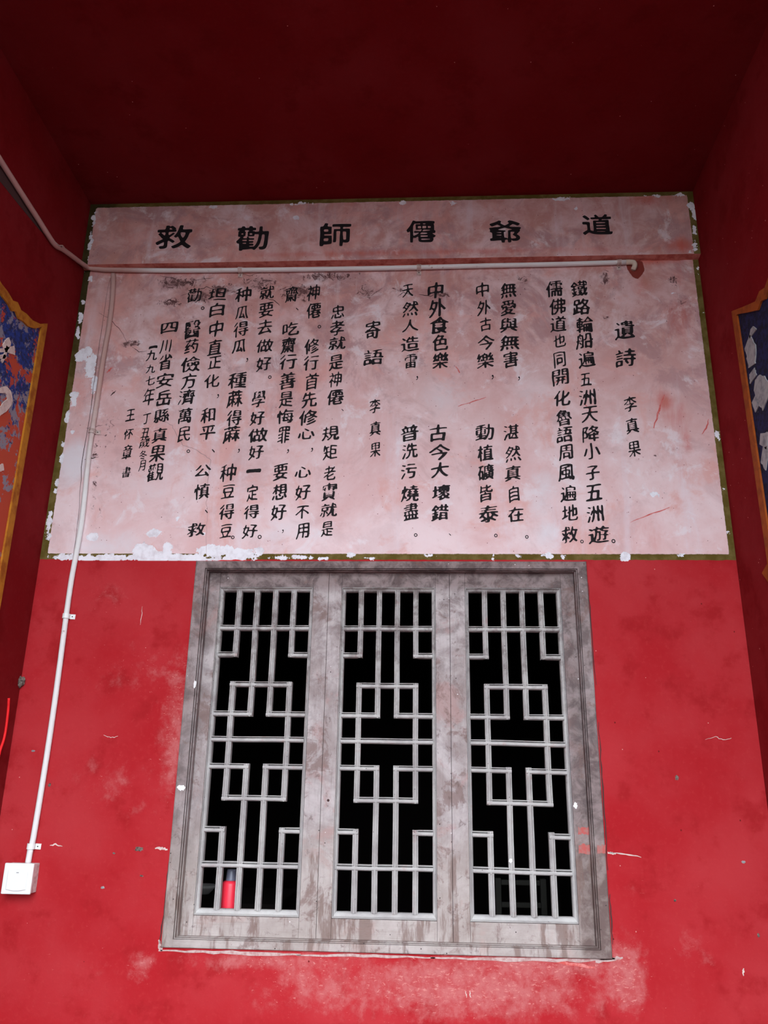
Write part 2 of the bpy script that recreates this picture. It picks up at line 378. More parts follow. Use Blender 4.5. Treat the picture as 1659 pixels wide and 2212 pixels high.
CHIPS_B = [(203,470,5,6),(202,485,3,6),(197,505,4,12),(197,520,3,8),(193,535,4,6),(205,459,4,4),(190,560,3,6),(1494,444,8,7),(1500,465,5,10),(1501,496,4,9),
 (1500,530,8,10),(1493,543,8,3),(868,437,8,4),(1213,430,16,4),(1418,423,8,3),(1395,424,4,2),(1469,422,13,3),(660,439,14,3),(636,442,8,2),(459,447,6,2),(985,437,12,3),
 (1246,449,5,4),(640,470,10,5)]
BLUSH = [(1438,868,22,30,.95),(1452,900,34,50,.6),(1482,950,12,40,.7),(1470,1000,24,60,.4),(1440,1060,40,90,.35),(1400,1150,60,60,.25),(1470,690,40,60,.6),(1470,600,30,30,.5),(195,840,40,60,.35),(880,640,400,60,.18),
 (400,580,300,16,.8),(900,572,600,12,.9),(1400,560,110,12,.9),(1380,620,40,30,.4),(430,720,40,30,.25),(185,650,50,90,.25),(560,870,60,60,.12),(980,700,80,80,.15)]
PALE = [(160,1000,40,60,1),(200,880,40,40,.5),(240,1180,120,40,.7),(420,870,40,40,.4),(960,850,60,60,.5),(1150,850,60,60,.5),(1170,1080,50,90,.6),(1180,1150,30,50,.8),(600,1150,200,40,.4),(640,470,70,30,.5),(300,1050,90,100,.35)]
DIRT = [(390,612,70,18,1.0),(365,655,35,12,1),(480,625,45,16,1),(285,742,22,10,1),(560,612,60,22,.9),(430,642,50,16,1.0),(700,598,90,16,.9),(790,632,30,24,.8),(950,636,30,14,1),
 (1130,608,25,26,.7),(1306,600,16,22,1.0),(1455,605,12,18,1.0),(1470,650,16,14,.7),(235,930,30,70,.55),(205,1050,10,130,.6),(220,1100,16,60,.5),(650,630,60,26,.9),(860,624,30,14,.7),
 (1310,687,10,8,.8),(1411,690,6,8,.7),(236,690,14,40,.5),(1440,1066,8,8,.7),(420,560,300,12,.35),(900,560,500,10,.35),(1300,640,200,60,.25),(500,590,400,14,.4),(205,975,6,40,.9),(270,744,10,8,1.2),
 (1508,755,5,24,.6),(1415,985,6,4,.8)]
SCUFF = [(1000,2130,420,90,.9),(700,2120,200,100,.7),(1150,2090,260,50,.9),(1350,2110,60,100,1.0),(310,2082,44,46,.7),(380,1560,50,200,.75),(300,1450,120,80,.45),(250,1700,160,120,.4),
 (230,1290,90,40,.5),(1500,2050,80,60,.45),(1440,1450,120,160,.12),(400,1900,30,120,.4),(1380,1900,50,150,.25),(160,2100,160,120,.3),(1290,1700,14,350,.7),(600,2080,260,30,.8)]
SHADE = []
CH, CHB = ell(CHIPS), ell(CHIPS_B, -BAND)
BL, PA, DI, SC = ell(BLUSH), ell(PALE), ell(DIRT), ell(SCUFF)
BLB = ell([(300,500,200,60,.25),(800,440,300,20,.3),(1400,430,60,20,.7),(1470,530,40,20,.9),(900,545,600,8,.6),(1300,480,200,60,.15)], -BAND)
HOLE = [px(x, y) for x, y in [(1350,563),(1372,561),(1388,565),(1393,583),(1387,594),(1377,604),(1366,598),(1355,582)]]
def sd_ell(X, Z, lst):
    out = np.full(X.shape, -1.0)
    for cx, cz, a, b, _ in lst:
        m = min(a, b); r = np.hypot((X - cx) / a, (Z - cz) / b)
        out = np.maximum(out, np.maximum((1 - r) * m, -1.0))
    return out
def soft(X, Z, lst):
    out = np.zeros(X.shape)
    for cx, cz, a, b, w in lst:
        out = np.maximum(out, w * np.exp(-(((X - cx) / a) ** 2 + ((Z - cz) / b) ** 2)))
    return out
def sd_poly(X, Z, poly):
    d = np.full(X.shape, 9.0); inside = np.zeros(X.shape, bool); n = len(poly)
    for i in range(n):
        ax, az = poly[i].x, poly[i].z; bx, bz = poly[(i + 1) % n].x, poly[(i + 1) % n].z
        ex, ez = bx - ax, bz - az; t = np.clip(((X - ax) * ex + (Z - az) * ez) / (ex * ex + ez * ez), 0, 1)
        d = np.minimum(d, np.hypot(X - ax - t * ex, Z - az - t * ez))
        c = ((az > Z) != (bz > Z)) & (X < (bx - ax) * (Z - az) / (bz - az + 1e-12) + ax); inside ^= c
    return np.where(inside, d, -d)
def grid_wall(name, Y, x0, x1, z0, z1, cell, mat, hole=None, band=False):
    nx = int(round((x1 - x0) / cell)); nz = int(round((z1 - z0) / cell))
    xs = np.linspace(x0, x1, nx + 1); zs = np.linspace(z0, z1, nz + 1)
    if hole:   # snap grid lines on the opening
        for v in hole[:2]: xs[np.argmin(abs(xs - v))] = v
        for v in hole[2:]: zs[np.argmin(abs(zs - v))] = v
    X, Z = np.meshgrid(xs, zs); V = np.stack([X.ravel(), np.full(X.size, Y), Z.ravel()], 1)
    i = np.arange(nx)[None, :] + (nx + 1) * np.arange(nz)[:, None]
    Fc = np.stack([i, i + 1, i + nx + 2, i + nx + 1], -1)
    if hole:
        cx = (xs[:-1] + xs[1:]) / 2; cz = (zs[:-1] + zs[1:]) / 2; A, B = np.meshgrid(cx, cz)
        keep = ~((A > hole[0]) & (A < hole[1]) & (B > hole[2]) & (B < hole[3])); Fc = Fc[keep]
    Fc = Fc.reshape(-1, 4)
    me = bpy.data.meshes.new(name); me.vertices.add(len(V)); me.vertices.foreach_set('co', V.ravel())
    me.loops.add(Fc.size); me.loops.foreach_set('vertex_index', Fc.ravel().astype(np.int32))
    me.polygons.add(len(Fc)); me.polygons.foreach_set('loop_start', np.arange(0, Fc.size, 4, dtype=np.int32))
    me.polygons.foreach_set('loop_total', np.full(len(Fc), 4, dtype=np.int32)); me.update(calc_edges=True); me.validate()
    x, zz = V[:, 0], V[:, 2]
    if band:
        inner = np.minimum(np.minimum(x - (-1.281), 0.977 - x), 3.611 - zz); outer = np.full(x.shape, 1.0)
        A = dict(inner=inner, outer=outer, chip=sd_ell(x, zz, CHB), hole=np.full(x.shape, -1.0), blush=soft(x, zz, BLB), pale=soft(x, zz, PA) * 0,
                 dirt=np.zeros(x.shape) + 0.12, scuff=np.zeros(x.shape))
    else:
        inner = np.minimum(np.minimum(x - (-1.281), 0.980 - x), zz - 2.225); outer = zz - ZP
        A = dict(inner=inner, outer=outer, chip=sd_ell(x, zz, CH), hole=sd_poly(x, zz, HOLE), blush=soft(x, zz, BL), pale=soft(x, zz, PA), dirt=soft(x, zz, DI), scuff=soft(x, zz, SC))
    for k, v in A.items():
        a = me.attributes.new(k, 'FLOAT', 'POINT'); a.data.foreach_set('value', v.astype(np.float32))
    me.materials.append(mat)
    o = bpy.data.objects.new(name, me); return link(o)

# ------------------------------------------------------------------ structure
HX0, HX1, HZ0, HZ1 = WX0 + 0.02, WX1 - 0.02, WZ0 + 0.02, WZ1 - 0.012
wall_back = tag(grid_wall('wall_back', 0.0, XL, XR, 0.0, ZC, 0.0075, M_BACK, (HX0, HX1, HZ0, HZ1)), kind='structure')
band = tag(grid_wall('trim_1', -BAND, XL, XR, ZB, ZC, 0.0075, M_BACK, band=True), kind='structure')
rng = random.Random(4)
def ragged_under():
    # underside of the lintel band, edge slightly uneven
    n = 90; vs_ = []; fs = []
    for i in range(n + 1):
        x = XL + (XR - XL) * i / n
        vs_ += [(x, -BAND, ZB), (x, -BAND * 0.45, ZB - 0.002 - 0.002 * rng.random()), (x, 0.0, ZB - 0.004 - 0.003 * rng.random())]
    for i in range(n):
        for k in range(2): fs.append((i * 3 + k, i * 3 + k + 1, i * 3 + k + 4, i * 3 + k + 3))
    return mesh_obj('underside', vs_, fs, M_UNDER, band)
ragged_under()
box('band_core', XL, XR, -BAND + 0.0015, 0.02, ZB + 0.003, ZC, M_UNDER, band)
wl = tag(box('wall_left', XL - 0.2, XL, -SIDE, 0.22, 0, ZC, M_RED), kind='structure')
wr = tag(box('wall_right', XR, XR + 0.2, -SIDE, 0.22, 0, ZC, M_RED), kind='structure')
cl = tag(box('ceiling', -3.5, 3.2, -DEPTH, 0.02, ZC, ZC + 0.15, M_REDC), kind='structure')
fl = tag(box('floor', -40, 40, -60, 0.0, -0.1, 0, M_FLOOR), kind='structure')
# outer wings of the facade beside the alcove
tag(box('wall_facade', -3.5, XL - 0.2, -SIDE, -SIDE + 0.2, 0, ZC, M_RED), kind='structure')
tag(box('wall_facade.001', XR + 0.2, 3.2, -SIDE, -SIDE + 0.2, 0, ZC, M_RED), kind='structure')
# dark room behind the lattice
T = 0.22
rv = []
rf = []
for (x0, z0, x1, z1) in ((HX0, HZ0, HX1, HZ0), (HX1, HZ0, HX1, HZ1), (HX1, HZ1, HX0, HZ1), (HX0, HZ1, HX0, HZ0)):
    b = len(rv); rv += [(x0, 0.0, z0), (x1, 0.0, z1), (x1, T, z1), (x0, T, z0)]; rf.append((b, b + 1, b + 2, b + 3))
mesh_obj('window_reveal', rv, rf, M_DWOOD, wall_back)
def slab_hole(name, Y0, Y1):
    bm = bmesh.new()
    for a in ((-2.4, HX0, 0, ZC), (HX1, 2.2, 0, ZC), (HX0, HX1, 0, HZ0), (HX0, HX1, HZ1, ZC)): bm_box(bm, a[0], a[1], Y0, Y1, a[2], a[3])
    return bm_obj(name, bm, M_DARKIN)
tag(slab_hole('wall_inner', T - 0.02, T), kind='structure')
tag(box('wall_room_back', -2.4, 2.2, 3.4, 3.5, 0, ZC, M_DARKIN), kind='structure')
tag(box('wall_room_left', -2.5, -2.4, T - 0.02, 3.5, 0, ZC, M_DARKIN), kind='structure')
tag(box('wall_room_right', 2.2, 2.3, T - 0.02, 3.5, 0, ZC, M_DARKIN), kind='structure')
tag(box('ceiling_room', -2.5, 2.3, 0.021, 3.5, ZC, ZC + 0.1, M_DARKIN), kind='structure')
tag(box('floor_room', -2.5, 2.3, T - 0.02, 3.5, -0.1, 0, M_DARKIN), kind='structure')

# ------------------------------------------------------------------ window: casing, three lattice sashes
window = tag(empty('window_1', ((WX0 + WX1) / 2, 0, WZ0)), kind='structure')
window['label'] = 'weathered grey wooden window with three lattice sashes under the inscription'
def set_grain(o, v):
    a = o.data.attributes.new('grain', 'FLOAT', 'POINT'); a.data.foreach_set('value', np.full(len(o.data.vertices), v, dtype=np.float32)); return o
def member(name, O, I, side, prof, mat, parent, grain):
    """mitred frame member: O, I = (x0,x1,z0,z1) outer/inner rects; prof = [(t 0..1 from outer to inner, y)]"""
    n = len(prof); vs_ = []
    for end in (0, 1):
        for t, y in prof:
            x0 = O[0] + (I[0] - O[0]) * t; x1 = O[1] + (I[1] - O[1]) * t; z0 = O[2] + (I[2] - O[2]) * t; z1 = O[3] + (I[3] - O[3]) * t
            p = {'top': ((x0, z1), (x1, z1)), 'bottom': ((x1, z0), (x0, z0)), 'left': ((x0, z0), (x0, z1)), 'right': ((x1, z1), (x1, z0))}[side][end]
            vs_.append((p[0], y, p[1]))
    fs = [(i, i + 1, n + i + 1, n + i) for i in range(n - 1)]
    fs += [tuple(range(n - 1, -1, -1)), tuple(range(n, 2 * n)), (n - 1, 0, n, 2 * n - 1)]
    # subdivide lengthwise a little for the wobble of old timber
    return set_grain(mesh_obj(name, vs_, fs, mat, parent), grain)
O = (WX0, WX1, WZ0, WZ1); I = (-0.727, 0.482, 1.072, 2.168)
cprof = [(0, 0.012), (0.0, -0.006), (0.08, -0.008), (0.80, -0.006), (0.80, 0.005), (0.84, 0.005), (0.84, -0.001), (0.91, -0.001), (0.91, 0.016), (0.94, 0.016), (0.94, 0.010), (1.0, 0.012), (1.0, 0.045), (0.5, 0.045)]
for sd in ('top', 'bottom', 'left', 'right'):
    member('casing', O, I, sd, cprof, M_WOOD, window, 1.0 if sd in ('top', 'bottom') else 0.0)
ROWS = [2.107, 1.984, 1.895, 1.800, 1.707, 1.629, 1.548, 1.4545, 1.363, 1.264, 1.142]
SY = 0.033
sashes = [  # opening x0,x1 ; stile outer x0,x1 ; small tilts of old rows
    (-0.678, -0.388, -0.7265, -0.3245, 0.0, (0, 0, .001, .001, .001, .001, 0, 0, 0, 0, .002), 0.0),
    (-0.268, 0.017, -0.3235, 0.0750, 0.0, (0, 0, .001, 0, 0, 0, 0, 0, 0, 0, 0), 0.0),
    (0.138, 0.426, 0.0760, 0.4815, 0.0, (0, 0, 0, 0, 0, 0, 0, 0, 0, 0, 0), -0.006)]
BW = 0.0168
def bar(parent, ax, a0, a1, c0, c1=None, drop=0.0):
    """lattice bar with a moulded face. ax 'v': x=c0, from z=a0 to a1 ; ax 'h': z=c0, from x=a0 to a1 (c1 = z at the far end)"""
    c1 = c0 if c1 is None else c1
    h = BW / 2
    prof = [(-h, 0.062), (-h, 0.0405), (-h + 0.0016, 0.0392), (-h + 0.0034, 0.0418), (-h + 0.0058, 0.0372), (0, 0.0352), (h - 0.0058, 0.0372), (h - 0.0034, 0.0418), (h - 0.0016, 0.0392), (h, 0.0405), (h, 0.062)]
    if ax == 'h': prof = [(-h, 0.062), (-h, 0.0395), (-h + 0.0018, 0.0385), (-h + 0.0024, 0.0560), (-h + 0.0054, 0.0560), (-h + 0.0060, 0.0365), (-h + 0.0085, 0.0350), (h - 0.0030, 0.0362), (h - 0.0012, 0.0395), (h, 0.0415), (h, 0.062)]
    if ax == 'v': prof = [(t, y + 0.0004) for t, y in prof]
    n = len(prof); vs_ = []
    segs = max(1, int(abs(a1 - a0) / 0.09))
    ph = rng.random() * 6
    for i in range(segs + 1):
        s = i / segs; w = 0.0007 * math.sin(ph + 5 * s) if 0 < i < segs else 0
        for t, y in prof:
            # cut the ends at 45 degrees inside the moulding so corners look mitred
            if ax == 'v': vs_.append((c0 + (c1 - c0) * s + t + w, y, a0 + (a1 - a0) * s))
            else: vs_.append((a0 + (a1 - a0) * s, y, c0 + (c1 - c0) * s - t + w))
    fs = []
    for i in range(segs):
        for k in range(n - 1): fs.append((i * n + k, i * n + k + 1, (i + 1) * n + k + 1, (i + 1) * n + k))
        fs.append((i * n + n - 1, i * n, (i + 1) * n, (i + 1) * n + n - 1))
    fs += [tuple(range(n - 1, -1, -1)), tuple(segs * n + k for k in range(n))]
    o = mesh_obj('lattice_bar', vs_, fs, M_BAR, parent)
    bm = bmesh.new(); bm.from_mesh(o.data); bmesh.ops.recalc_face_normals(bm, faces=bm.faces); bm.to_mesh(o.data); bm.free()
    return o
for si, (x0, x1, sx0, sx1, _, dz, tilt) in enumerate(sashes):
    z1, z0 = ROWS[0], ROWS[-1]
    # inner bead is the sash's own mesh; stiles, rails and bars hang on it
    lO = (x0 - 0.0125, x1 + 0.0125, z0 - 0.017, z1 + 0.012); lI = (x0, x1, z0, z1)
    vs_ = []; fs = []
    prof = [(0, SY + 0.010), (0.07, SY + 0.010), (0.09, SY + 0.0005), (0.25, SY - 0.001), (0.38, SY + 0.005), (0.8, SY + 0.010), (1.0, SY + 0.015), (1.0, 0.066)]
    cor = [('x0', 'z0'), ('x1', 'z0'), ('x1', 'z1'), ('x0', 'z1')]
    for t, y in prof:
        X0 = lO[0] + (lI[0] - lO[0]) * t; X1 = lO[1] + (lI[1] - lO[1]) * t; Z0 = lO[2] + (lI[2] - lO[2]) * t; Z1 = lO[3] + (lI[3] - lO[3]) * t
        vs_ += [(X0, y, Z0), (X1, y, Z0), (X1, y, Z1), (X0, y, Z1)]
    for i in range(len(prof) - 1):
        for k in range(4): fs.append((i * 4 + k, i * 4 + (k + 1) % 4, (i + 1) * 4 + (k + 1) % 4, (i + 1) * 4 + k))
    sash = set_grain(mesh_obj('sash', vs_, fs, M_BAR, window), 0.5)
    bt, tp = 1.066, 2.172
    def wood_box(nm, a, b, c, d, g, yy=SY):
        return set_grain(box(nm, a, b, yy, 0.068, c, d, M_WOOD, sash, 0.0012), g)
    wood_box('stile', sx0, lO[0], bt, tp, 0.0)
    wood_box('stile', lO[1], sx1, bt, tp, 0.0)
    wood_box('rail', lO[0] + 0.0003, lO[1] - 0.0003, lO[3], tp, 1.0, SY + 0.0012)
    wood_box('rail', lO[0] + 0.0003, lO[1] - 0.0003, bt, lO[2], 1.0, SY + 0.0008)
    W = (x1 - x0 - 4 * BW) / 5
    c = [None] + [x0 + W * k + BW * (k - 0.5) for k in (1, 2, 3, 4)]
    R_ = [ROWS[k] + dz[k] for k in range(11)]
    h = BW / 2; e = 0.002
    V = lambda k, zt, zb: bar(sash, 'v', zt, zb, c[k])
    H = lambda xa, xb, r: bar(sash, 'h', xa, xb, R_[r] + (xa - x0) / (x1 - x0) * tilt * 0.6 * (r >= 5), R_[r] + (xb - x0) / (x1 - x0) * tilt * 0.6 * (r >= 5))
    for k in (1, 4):
        V(k, z1 + e, R_[2] - h); V(k, R_[3] + h, R_[7] - h); V(k, R_[8] + h, z0 - e)
    for k in (2, 3):
        V(k, z1 + e, R_[4] - h); V(k, R_[6] + h, z0 - e)
    H(x0 - e, x1 + e, 1); H(x0 - e, x1 + e, 5); H(x0 - e, x1 + e, 9)
    for r in (2, 8): H(x0 - e, c[1] + h, r); H(c[4] - h, x1 + e, r)
    for r in (4, 6): H(x0 - e, c[2] + h, r); H(c[3] - h, x1 + e, r)
    for r in (3, 7): H(c[1] - h, c[4] + h, r)

# ------------------------------------------------------------------ marks lying on the surfaces (thin flakes and cracks)
def ribbon(name, pts, w, mat, parent, y=-0.0006, seed=0, Y=0.0):
    r = random.Random(seed); P_ = [px(a, b, Y) for a, b in pts]; Q = []
    for i in range(len(P_) - 1):
        for k in range(4):
            t = k / 4; q = P_[i].lerp(P_[i + 1], t); q.x += r.uniform(-.0018, .0018); q.z += r.uniform(-.0018, .0018); Q.append(q)
    Q.append(P_[-1]); vs_ = []; fs = []; n = len(Q)
    for i, q in enumerate(Q):
        t = (Q[min(i + 1, n - 1)] - Q[max(i - 1, 0)]).normalized(); nn = Vector((-t.z, 0, t.x))
        ww = w * (0.35 + 0.65 * math.sin(math.pi * min(max(i / (n - 1), 0.03), 0.97))) * r.uniform(0.6, 1.2) / 2
        vs_ += [(q.x + nn.x * ww, Y + y, q.z + nn.z * ww), (q.x - nn.x * ww, Y + y, q.z - nn.z * ww)]
    for i in range(n - 1): fs.append((2 * i, 2 * i + 1, 2 * i + 3, 2 * i + 2))
    return mesh_obj(name, vs_, fs, mat, parent)
def blob(name, cx_, cy_, rx, ry, mat, parent, seed=0, Y=0.0, th=0.001, n=18, jag=0.25):
    r = random.Random(seed); c_ = px(cx_, cy_, Y); a = (px(cx_ + rx, cy_, Y) - c_).length; b = (px(cx_, cy_ + ry, Y) - c_).length
    vs_ = [(c_.x, Y - th, c_.z)]; fs = []
    for k in range(n):
        an = 2 * math.pi * k / n; q = 1 + r.uniform(-jag, jag)
        vs_.append((c_.x + a * q * math.cos(an), Y - th * 0.4, c_.z + b * q * math.sin(an)))
    for k in range(n): fs.append((0, 1 + (k + 1) % n, 1 + k))
    return mesh_obj(name, vs_, fs, mat, parent)
main_crack = [(326,818),(334,845),(337,870),(345,890),(352,908),(372,920),(380,938),(396,962),(420,970),(440,982),(455,994),(452,1015),(448,1040),(450,1060),(446,1085),(448,1110),(446,1160),(447,1205)]
ribbon('crack', main_crack, 0.0022, M_CRACKW, wall_back, seed=1)
for i, (p, w) in enumerate([([(212,676),(238,690),(262,715),(275,742)], .002), ([(286,750),(300,760),(318,758)], .0022), ([(238,600),(222,690),(208,790),(196,880),(176,1010),(170,1120),(158,1205)], .0022),
    ([(345,596),(372,600),(396,612),(430,604),(462,600)], .0028), ([(390,640),(420,630),(446,620),(480,632),(500,628)], .0026), ([(510,590),(540,596),(566,588)], .002), ([(560,640),(590,648),(604,660)], .003),
    ([(186,925),(205,922),(222,918)], .002), ([(184,992),(196,990),(212,988)], .004), ([(800,640),(812,632),(826,622)], .002), ([(905,636),(930,640),(950,632)], .003), ([(860,640),(872,632),(884,636)], .003),
    ([(240,855),(246,848),(250,844)], .005)]):
    ribbon('crack', p, w, M_CRACK, wall_back, seed=20 + i)
for i, (p, w) in enumerate([([(1435,852),(1424,885),(1412,925)], .006), ([(990,878),(1020,868),(1050,858)], .004), ([(1360,1128),(1400,1112),(1446,1096)], .004), ([(984,792),(990,800),(993,806)], .006),
    ([(1195,828),(1215,820),(1226,814)], .004), ([(1262,872),(1272,884),(1280,890)], .004), ([(230,806),(236,800),(244,794)], .008), ([(1532,905),(1524,925),(1516,938)], .005)]):
    ribbon('paint_smear', p, w, M_SMEAR, wall_back, seed=50 + i)
for i, (p, w) in enumerate([([(1524,1598),(1545,1592),(1562,1598),(1580,1594)], .002), ([(108,1826),(120,1824),(135,1828)], .004), ([(336,1833),(350,1832),(362,1835)], .010), ([(1316,1842),(1350,1844),(1385,1852)], .004),
    ([(1313,1841),(1320,1843),(1330,1845)], .007), ([(308,1310),(306,1330),(303,1350)], .002), ([(1605,2090),(1606,2100),(1606,2108)], .006), ([(1005,2140),(1007,2148),(1008,2155)], .003), ([(1014,2140),(1016,2148),(1017,2155)], .003),
    ([(225,1588),(240,1594),(255,1590)], .002)]):
    ribbon('scratch', p, w, M_PALE, wall_back, seed=80 + i)
ribbon('scratch', [(1178,2073),(1230,2082),(1285,2090)], 0.010, M_SMEAR, wall_back, seed=120)
ribbon('scratch', [(470,1213),(500,1212),(530,1211)], 0.010, mat_flat('fresh_red_brushing', (0.60, .02, .03), .7), wall_back, seed=121)
for i, (x, y, rx, ry) in enumerate([(241,1299,0,0),(300,1834,9,5),(246,1843,3,2),(222,1917,4,3),(306,1892,4,2),(107,1696,3,4),(72,1622,4,2),(1638,2020,3,5),(1458,1945,3,3),(1606,1862,5,3),(1462,1680,4,5),(900,1665,0,0)]):
    if rx: blob('mud_fleck', x, y, rx, ry, M_MUD if i % 3 else M_GREYP, wall_back, seed=i, th=0.002)
blob('mud_fleck', 1524, 645, 4, 9, M_CRACK, wall_back, seed=44)
blob('mud_fleck', 1594, 1212, 3, 3, M_CRACK, wall_back, seed=45)
# spots on the timber
for i, (x, y, rx, ry, m) in enumerate([(392,1702,9,6,M_SPOT),(421,1478,3,8,M_SPOT),(1243,1740,4,7,M_SPOT),(1103,1859,4,5,M_SPOT)]):
    blob('dropping', x, y, rx, ry, m, window, seed=60 + i, Y=-0.008 if x < 500 else (SY if x > 1200 else 0.034))
blob('nail_head', 709, 1729, 3, 3, M_CRACK, window, seed=70, Y=SY, jag=.05)
def daub(x0, y0, x1, y1, Y, seed_):
    """brushed-on rectangle of paint with uneven ends"""
    r = random.Random(seed_); n = 9; top = [px(x0 + (x1 - x0) * i / n, y0 + r.uniform(-2.5, 2.5), Y) for i in range(n + 1)]; bo = [px(x0 + (x1 - x0) * i / n, y1 + r.uniform(-2, 2), Y) for i in range(n + 1)]
    mesh_obj('paint_patch', [(p.x, Y - .0006, p.z) for p in top] + [(p.x, Y - .0006, p.z) for p in bo], [(i, i + 1, n + 2 + i, n + 1 + i) for i in range(n)], M_REDPATCH, window)
daub(1249, 1787, 1274, 1802, SY, 1); daub(1250, 1824, 1285, 1844, SY, 2); daub(1290, 1826, 1308, 1843, -0.008, 3)
M_MORT = mat_flat('pale_mortar', (0.56, 0.42, 0.41), 0.95, 0.1, (0.42, 0.22, 0.21), 60, 0.6)
for i, (p, w) in enumerate([([(342,2052),(420,2056),(500,2058),(580,2062),(650,2062)], .010), ([(640,2062),(760,2064),(860,2066),(940,2069)], .008), ([(930,2069),(1040,2071),(1150,2073),(1250,2075),(1328,2070)], .012), ([(1285,2078),(1320,2072),(1345,2068)], .012),
    ([(343,2030),(346,2045),(350,2054)], .012)]):
    ribbon('mortar', p, w, M_MORT, wall_back, y=-0.0015, seed=140 + i)
for i, (p, w) in enumerate([([(345,2040),(352,1990),(358,1930),(364,1880),(370,1830)], .005), ([(1270,1260),(1275,1330),(1282,1420),(1288,1480)], .003), ([(1292,1560),(1298,1640),(1303,1720),(1308,1800),(1313,1880)], .004), ([(1316,1930),(1320,1990),(1323,2040)], .004)]):
    ribbon('crack', p, w, M_CRACK, wall_back, y=-0.0015, seed=150 + i)

# ------------------------------------------------------------------ brush writing
def vnoise(x, y, seed):
    xi = np.floor(x).astype(int); yi = np.floor(y).astype(int); fx = x - xi; fy = y - yi; fx = fx * fx * (3 - 2 * fx); fy = fy * fy * (3 - 2 * fy)
    def h(a, b):
        v = np.sin(a * 127.1 + b * 311.7 + seed * 74.7) * 43758.5453; return v - np.floor(v)
    return (h(xi, yi) * (1 - fx) + h(xi + 1, yi) * fx) * (1 - fy) + (h(xi, yi + 1) * (1 - fx) + h(xi + 1, yi + 1) * fx) * fy - 0.5
_fc = bpy.data.curves.new('glyph_source', 'FONT'); _fo = bpy.data.objects.new('glyph_source', _fc); COL.objects.link(_fo)
_cache = {}
def outlines(ch):
    if ch in _cache: return _cache[ch]
    _fc.body = ch; bpy.context.view_layer.update()
    c = _fo.to_curve(bpy.context.evaluated_depsgraph_get()); res = []
    for s in c.splines:
        bp = s.bezier_points; n = len(bp); P_ = []
        for i in range(n):
            a = bp[i].co.xy; b = bp[i].handle_right.xy; c_ = bp[(i + 1) % n].handle_left.xy; d = bp[(i + 1) % n].co.xy
            L = (d - a).length; k = max(1, int(L / 0.028))
            for j in range(k):
                t = j / k; P_.append(tuple((1 - t) ** 3 * a + 3 * (1 - t) ** 2 * t * b + 3 * (1 - t) * t * t * c_ + t ** 3 * d))
        if len(P_) > 3: res.append(np.array(P_))
    _fo.to_curve_clear(); _cache[ch] = res; return res
_sdf = {}
def glyph_field(ch):
    """signed distance of the letter form on a grid, in em (positive in the ink)"""
    if ch in _sdf: return _sdf[ch]
    R_ = outlines(ch); allp = np.concatenate(R_); mn, mx = allp.min(0), allp.max(0); ctr = (mn + mx) / 2
    small = ch in '，。、'
    ext = np.array([max(mx - mn)] * 2) if small else np.maximum(mx - mn, 0.3)
    ext = np.maximum(ext, 0.08)
    N = 36 if small else 96; m = 0.12 * ext + 0.03
    gx = np.linspace(ctr[0] - ext[0] / 2 - m[0], ctr[0] + ext[0] / 2 + m[0], N); gy = np.linspace(ctr[1] - ext[1] / 2 - m[1], ctr[1] + ext[1] / 2 + m[1], N)
    X, Y_ = np.meshgrid(gx, gy); px_, py_ = X.ravel()[:, None], Y_.ravel()[:, None]
    d = np.full(X.size, 9.0); wind = np.zeros(X.size, bool)
    for p in R_:
        q = np.roll(p, -1, 0); ax, ay = p[:, 0][None], p[:, 1][None]; ex, ey = (q - p)[:, 0][None], (q - p)[:, 1][None]
        t = np.clip(((px_ - ax) * ex + (py_ - ay) * ey) / (ex * ex + ey * ey + 1e-12), 0, 1)
        d = np.minimum(d, np.sqrt(((px_ - ax - t * ex) ** 2 + (py_ - ay - t * ey) ** 2).min(1)))
        by__ = ay + ey
        c = ((ay > py_) != (by__ > py_)) & (px_ < ex * (py_ - ay) / (ey + 1e-12) + ax); wind ^= (c.sum(1) % 2).astype(bool)
    S = np.where(wind, d, -d).reshape(N, N)
    _sdf[ch] = (gx, gy, S, ctr, ext, small); return _sdf[ch]
def sample(gx, gy, S, X, Y_):
    u = np.clip((X - gx[0]) / (gx[1] - gx[0]), 0, len(gx) - 1.001); v = np.clip((Y_ - gy[0]) / (gy[1] - gy[0]), 0, len(gy) - 1.001)
    i = u.astype(int); j = v.astype(int); fu = u - i; fv = v - j
    return (S[j, i] * (1 - fu) + S[j, i + 1] * fu) * (1 - fv) + (S[j + 1, i] * (1 - fu) + S[j + 1, i + 1] * fu) * fv
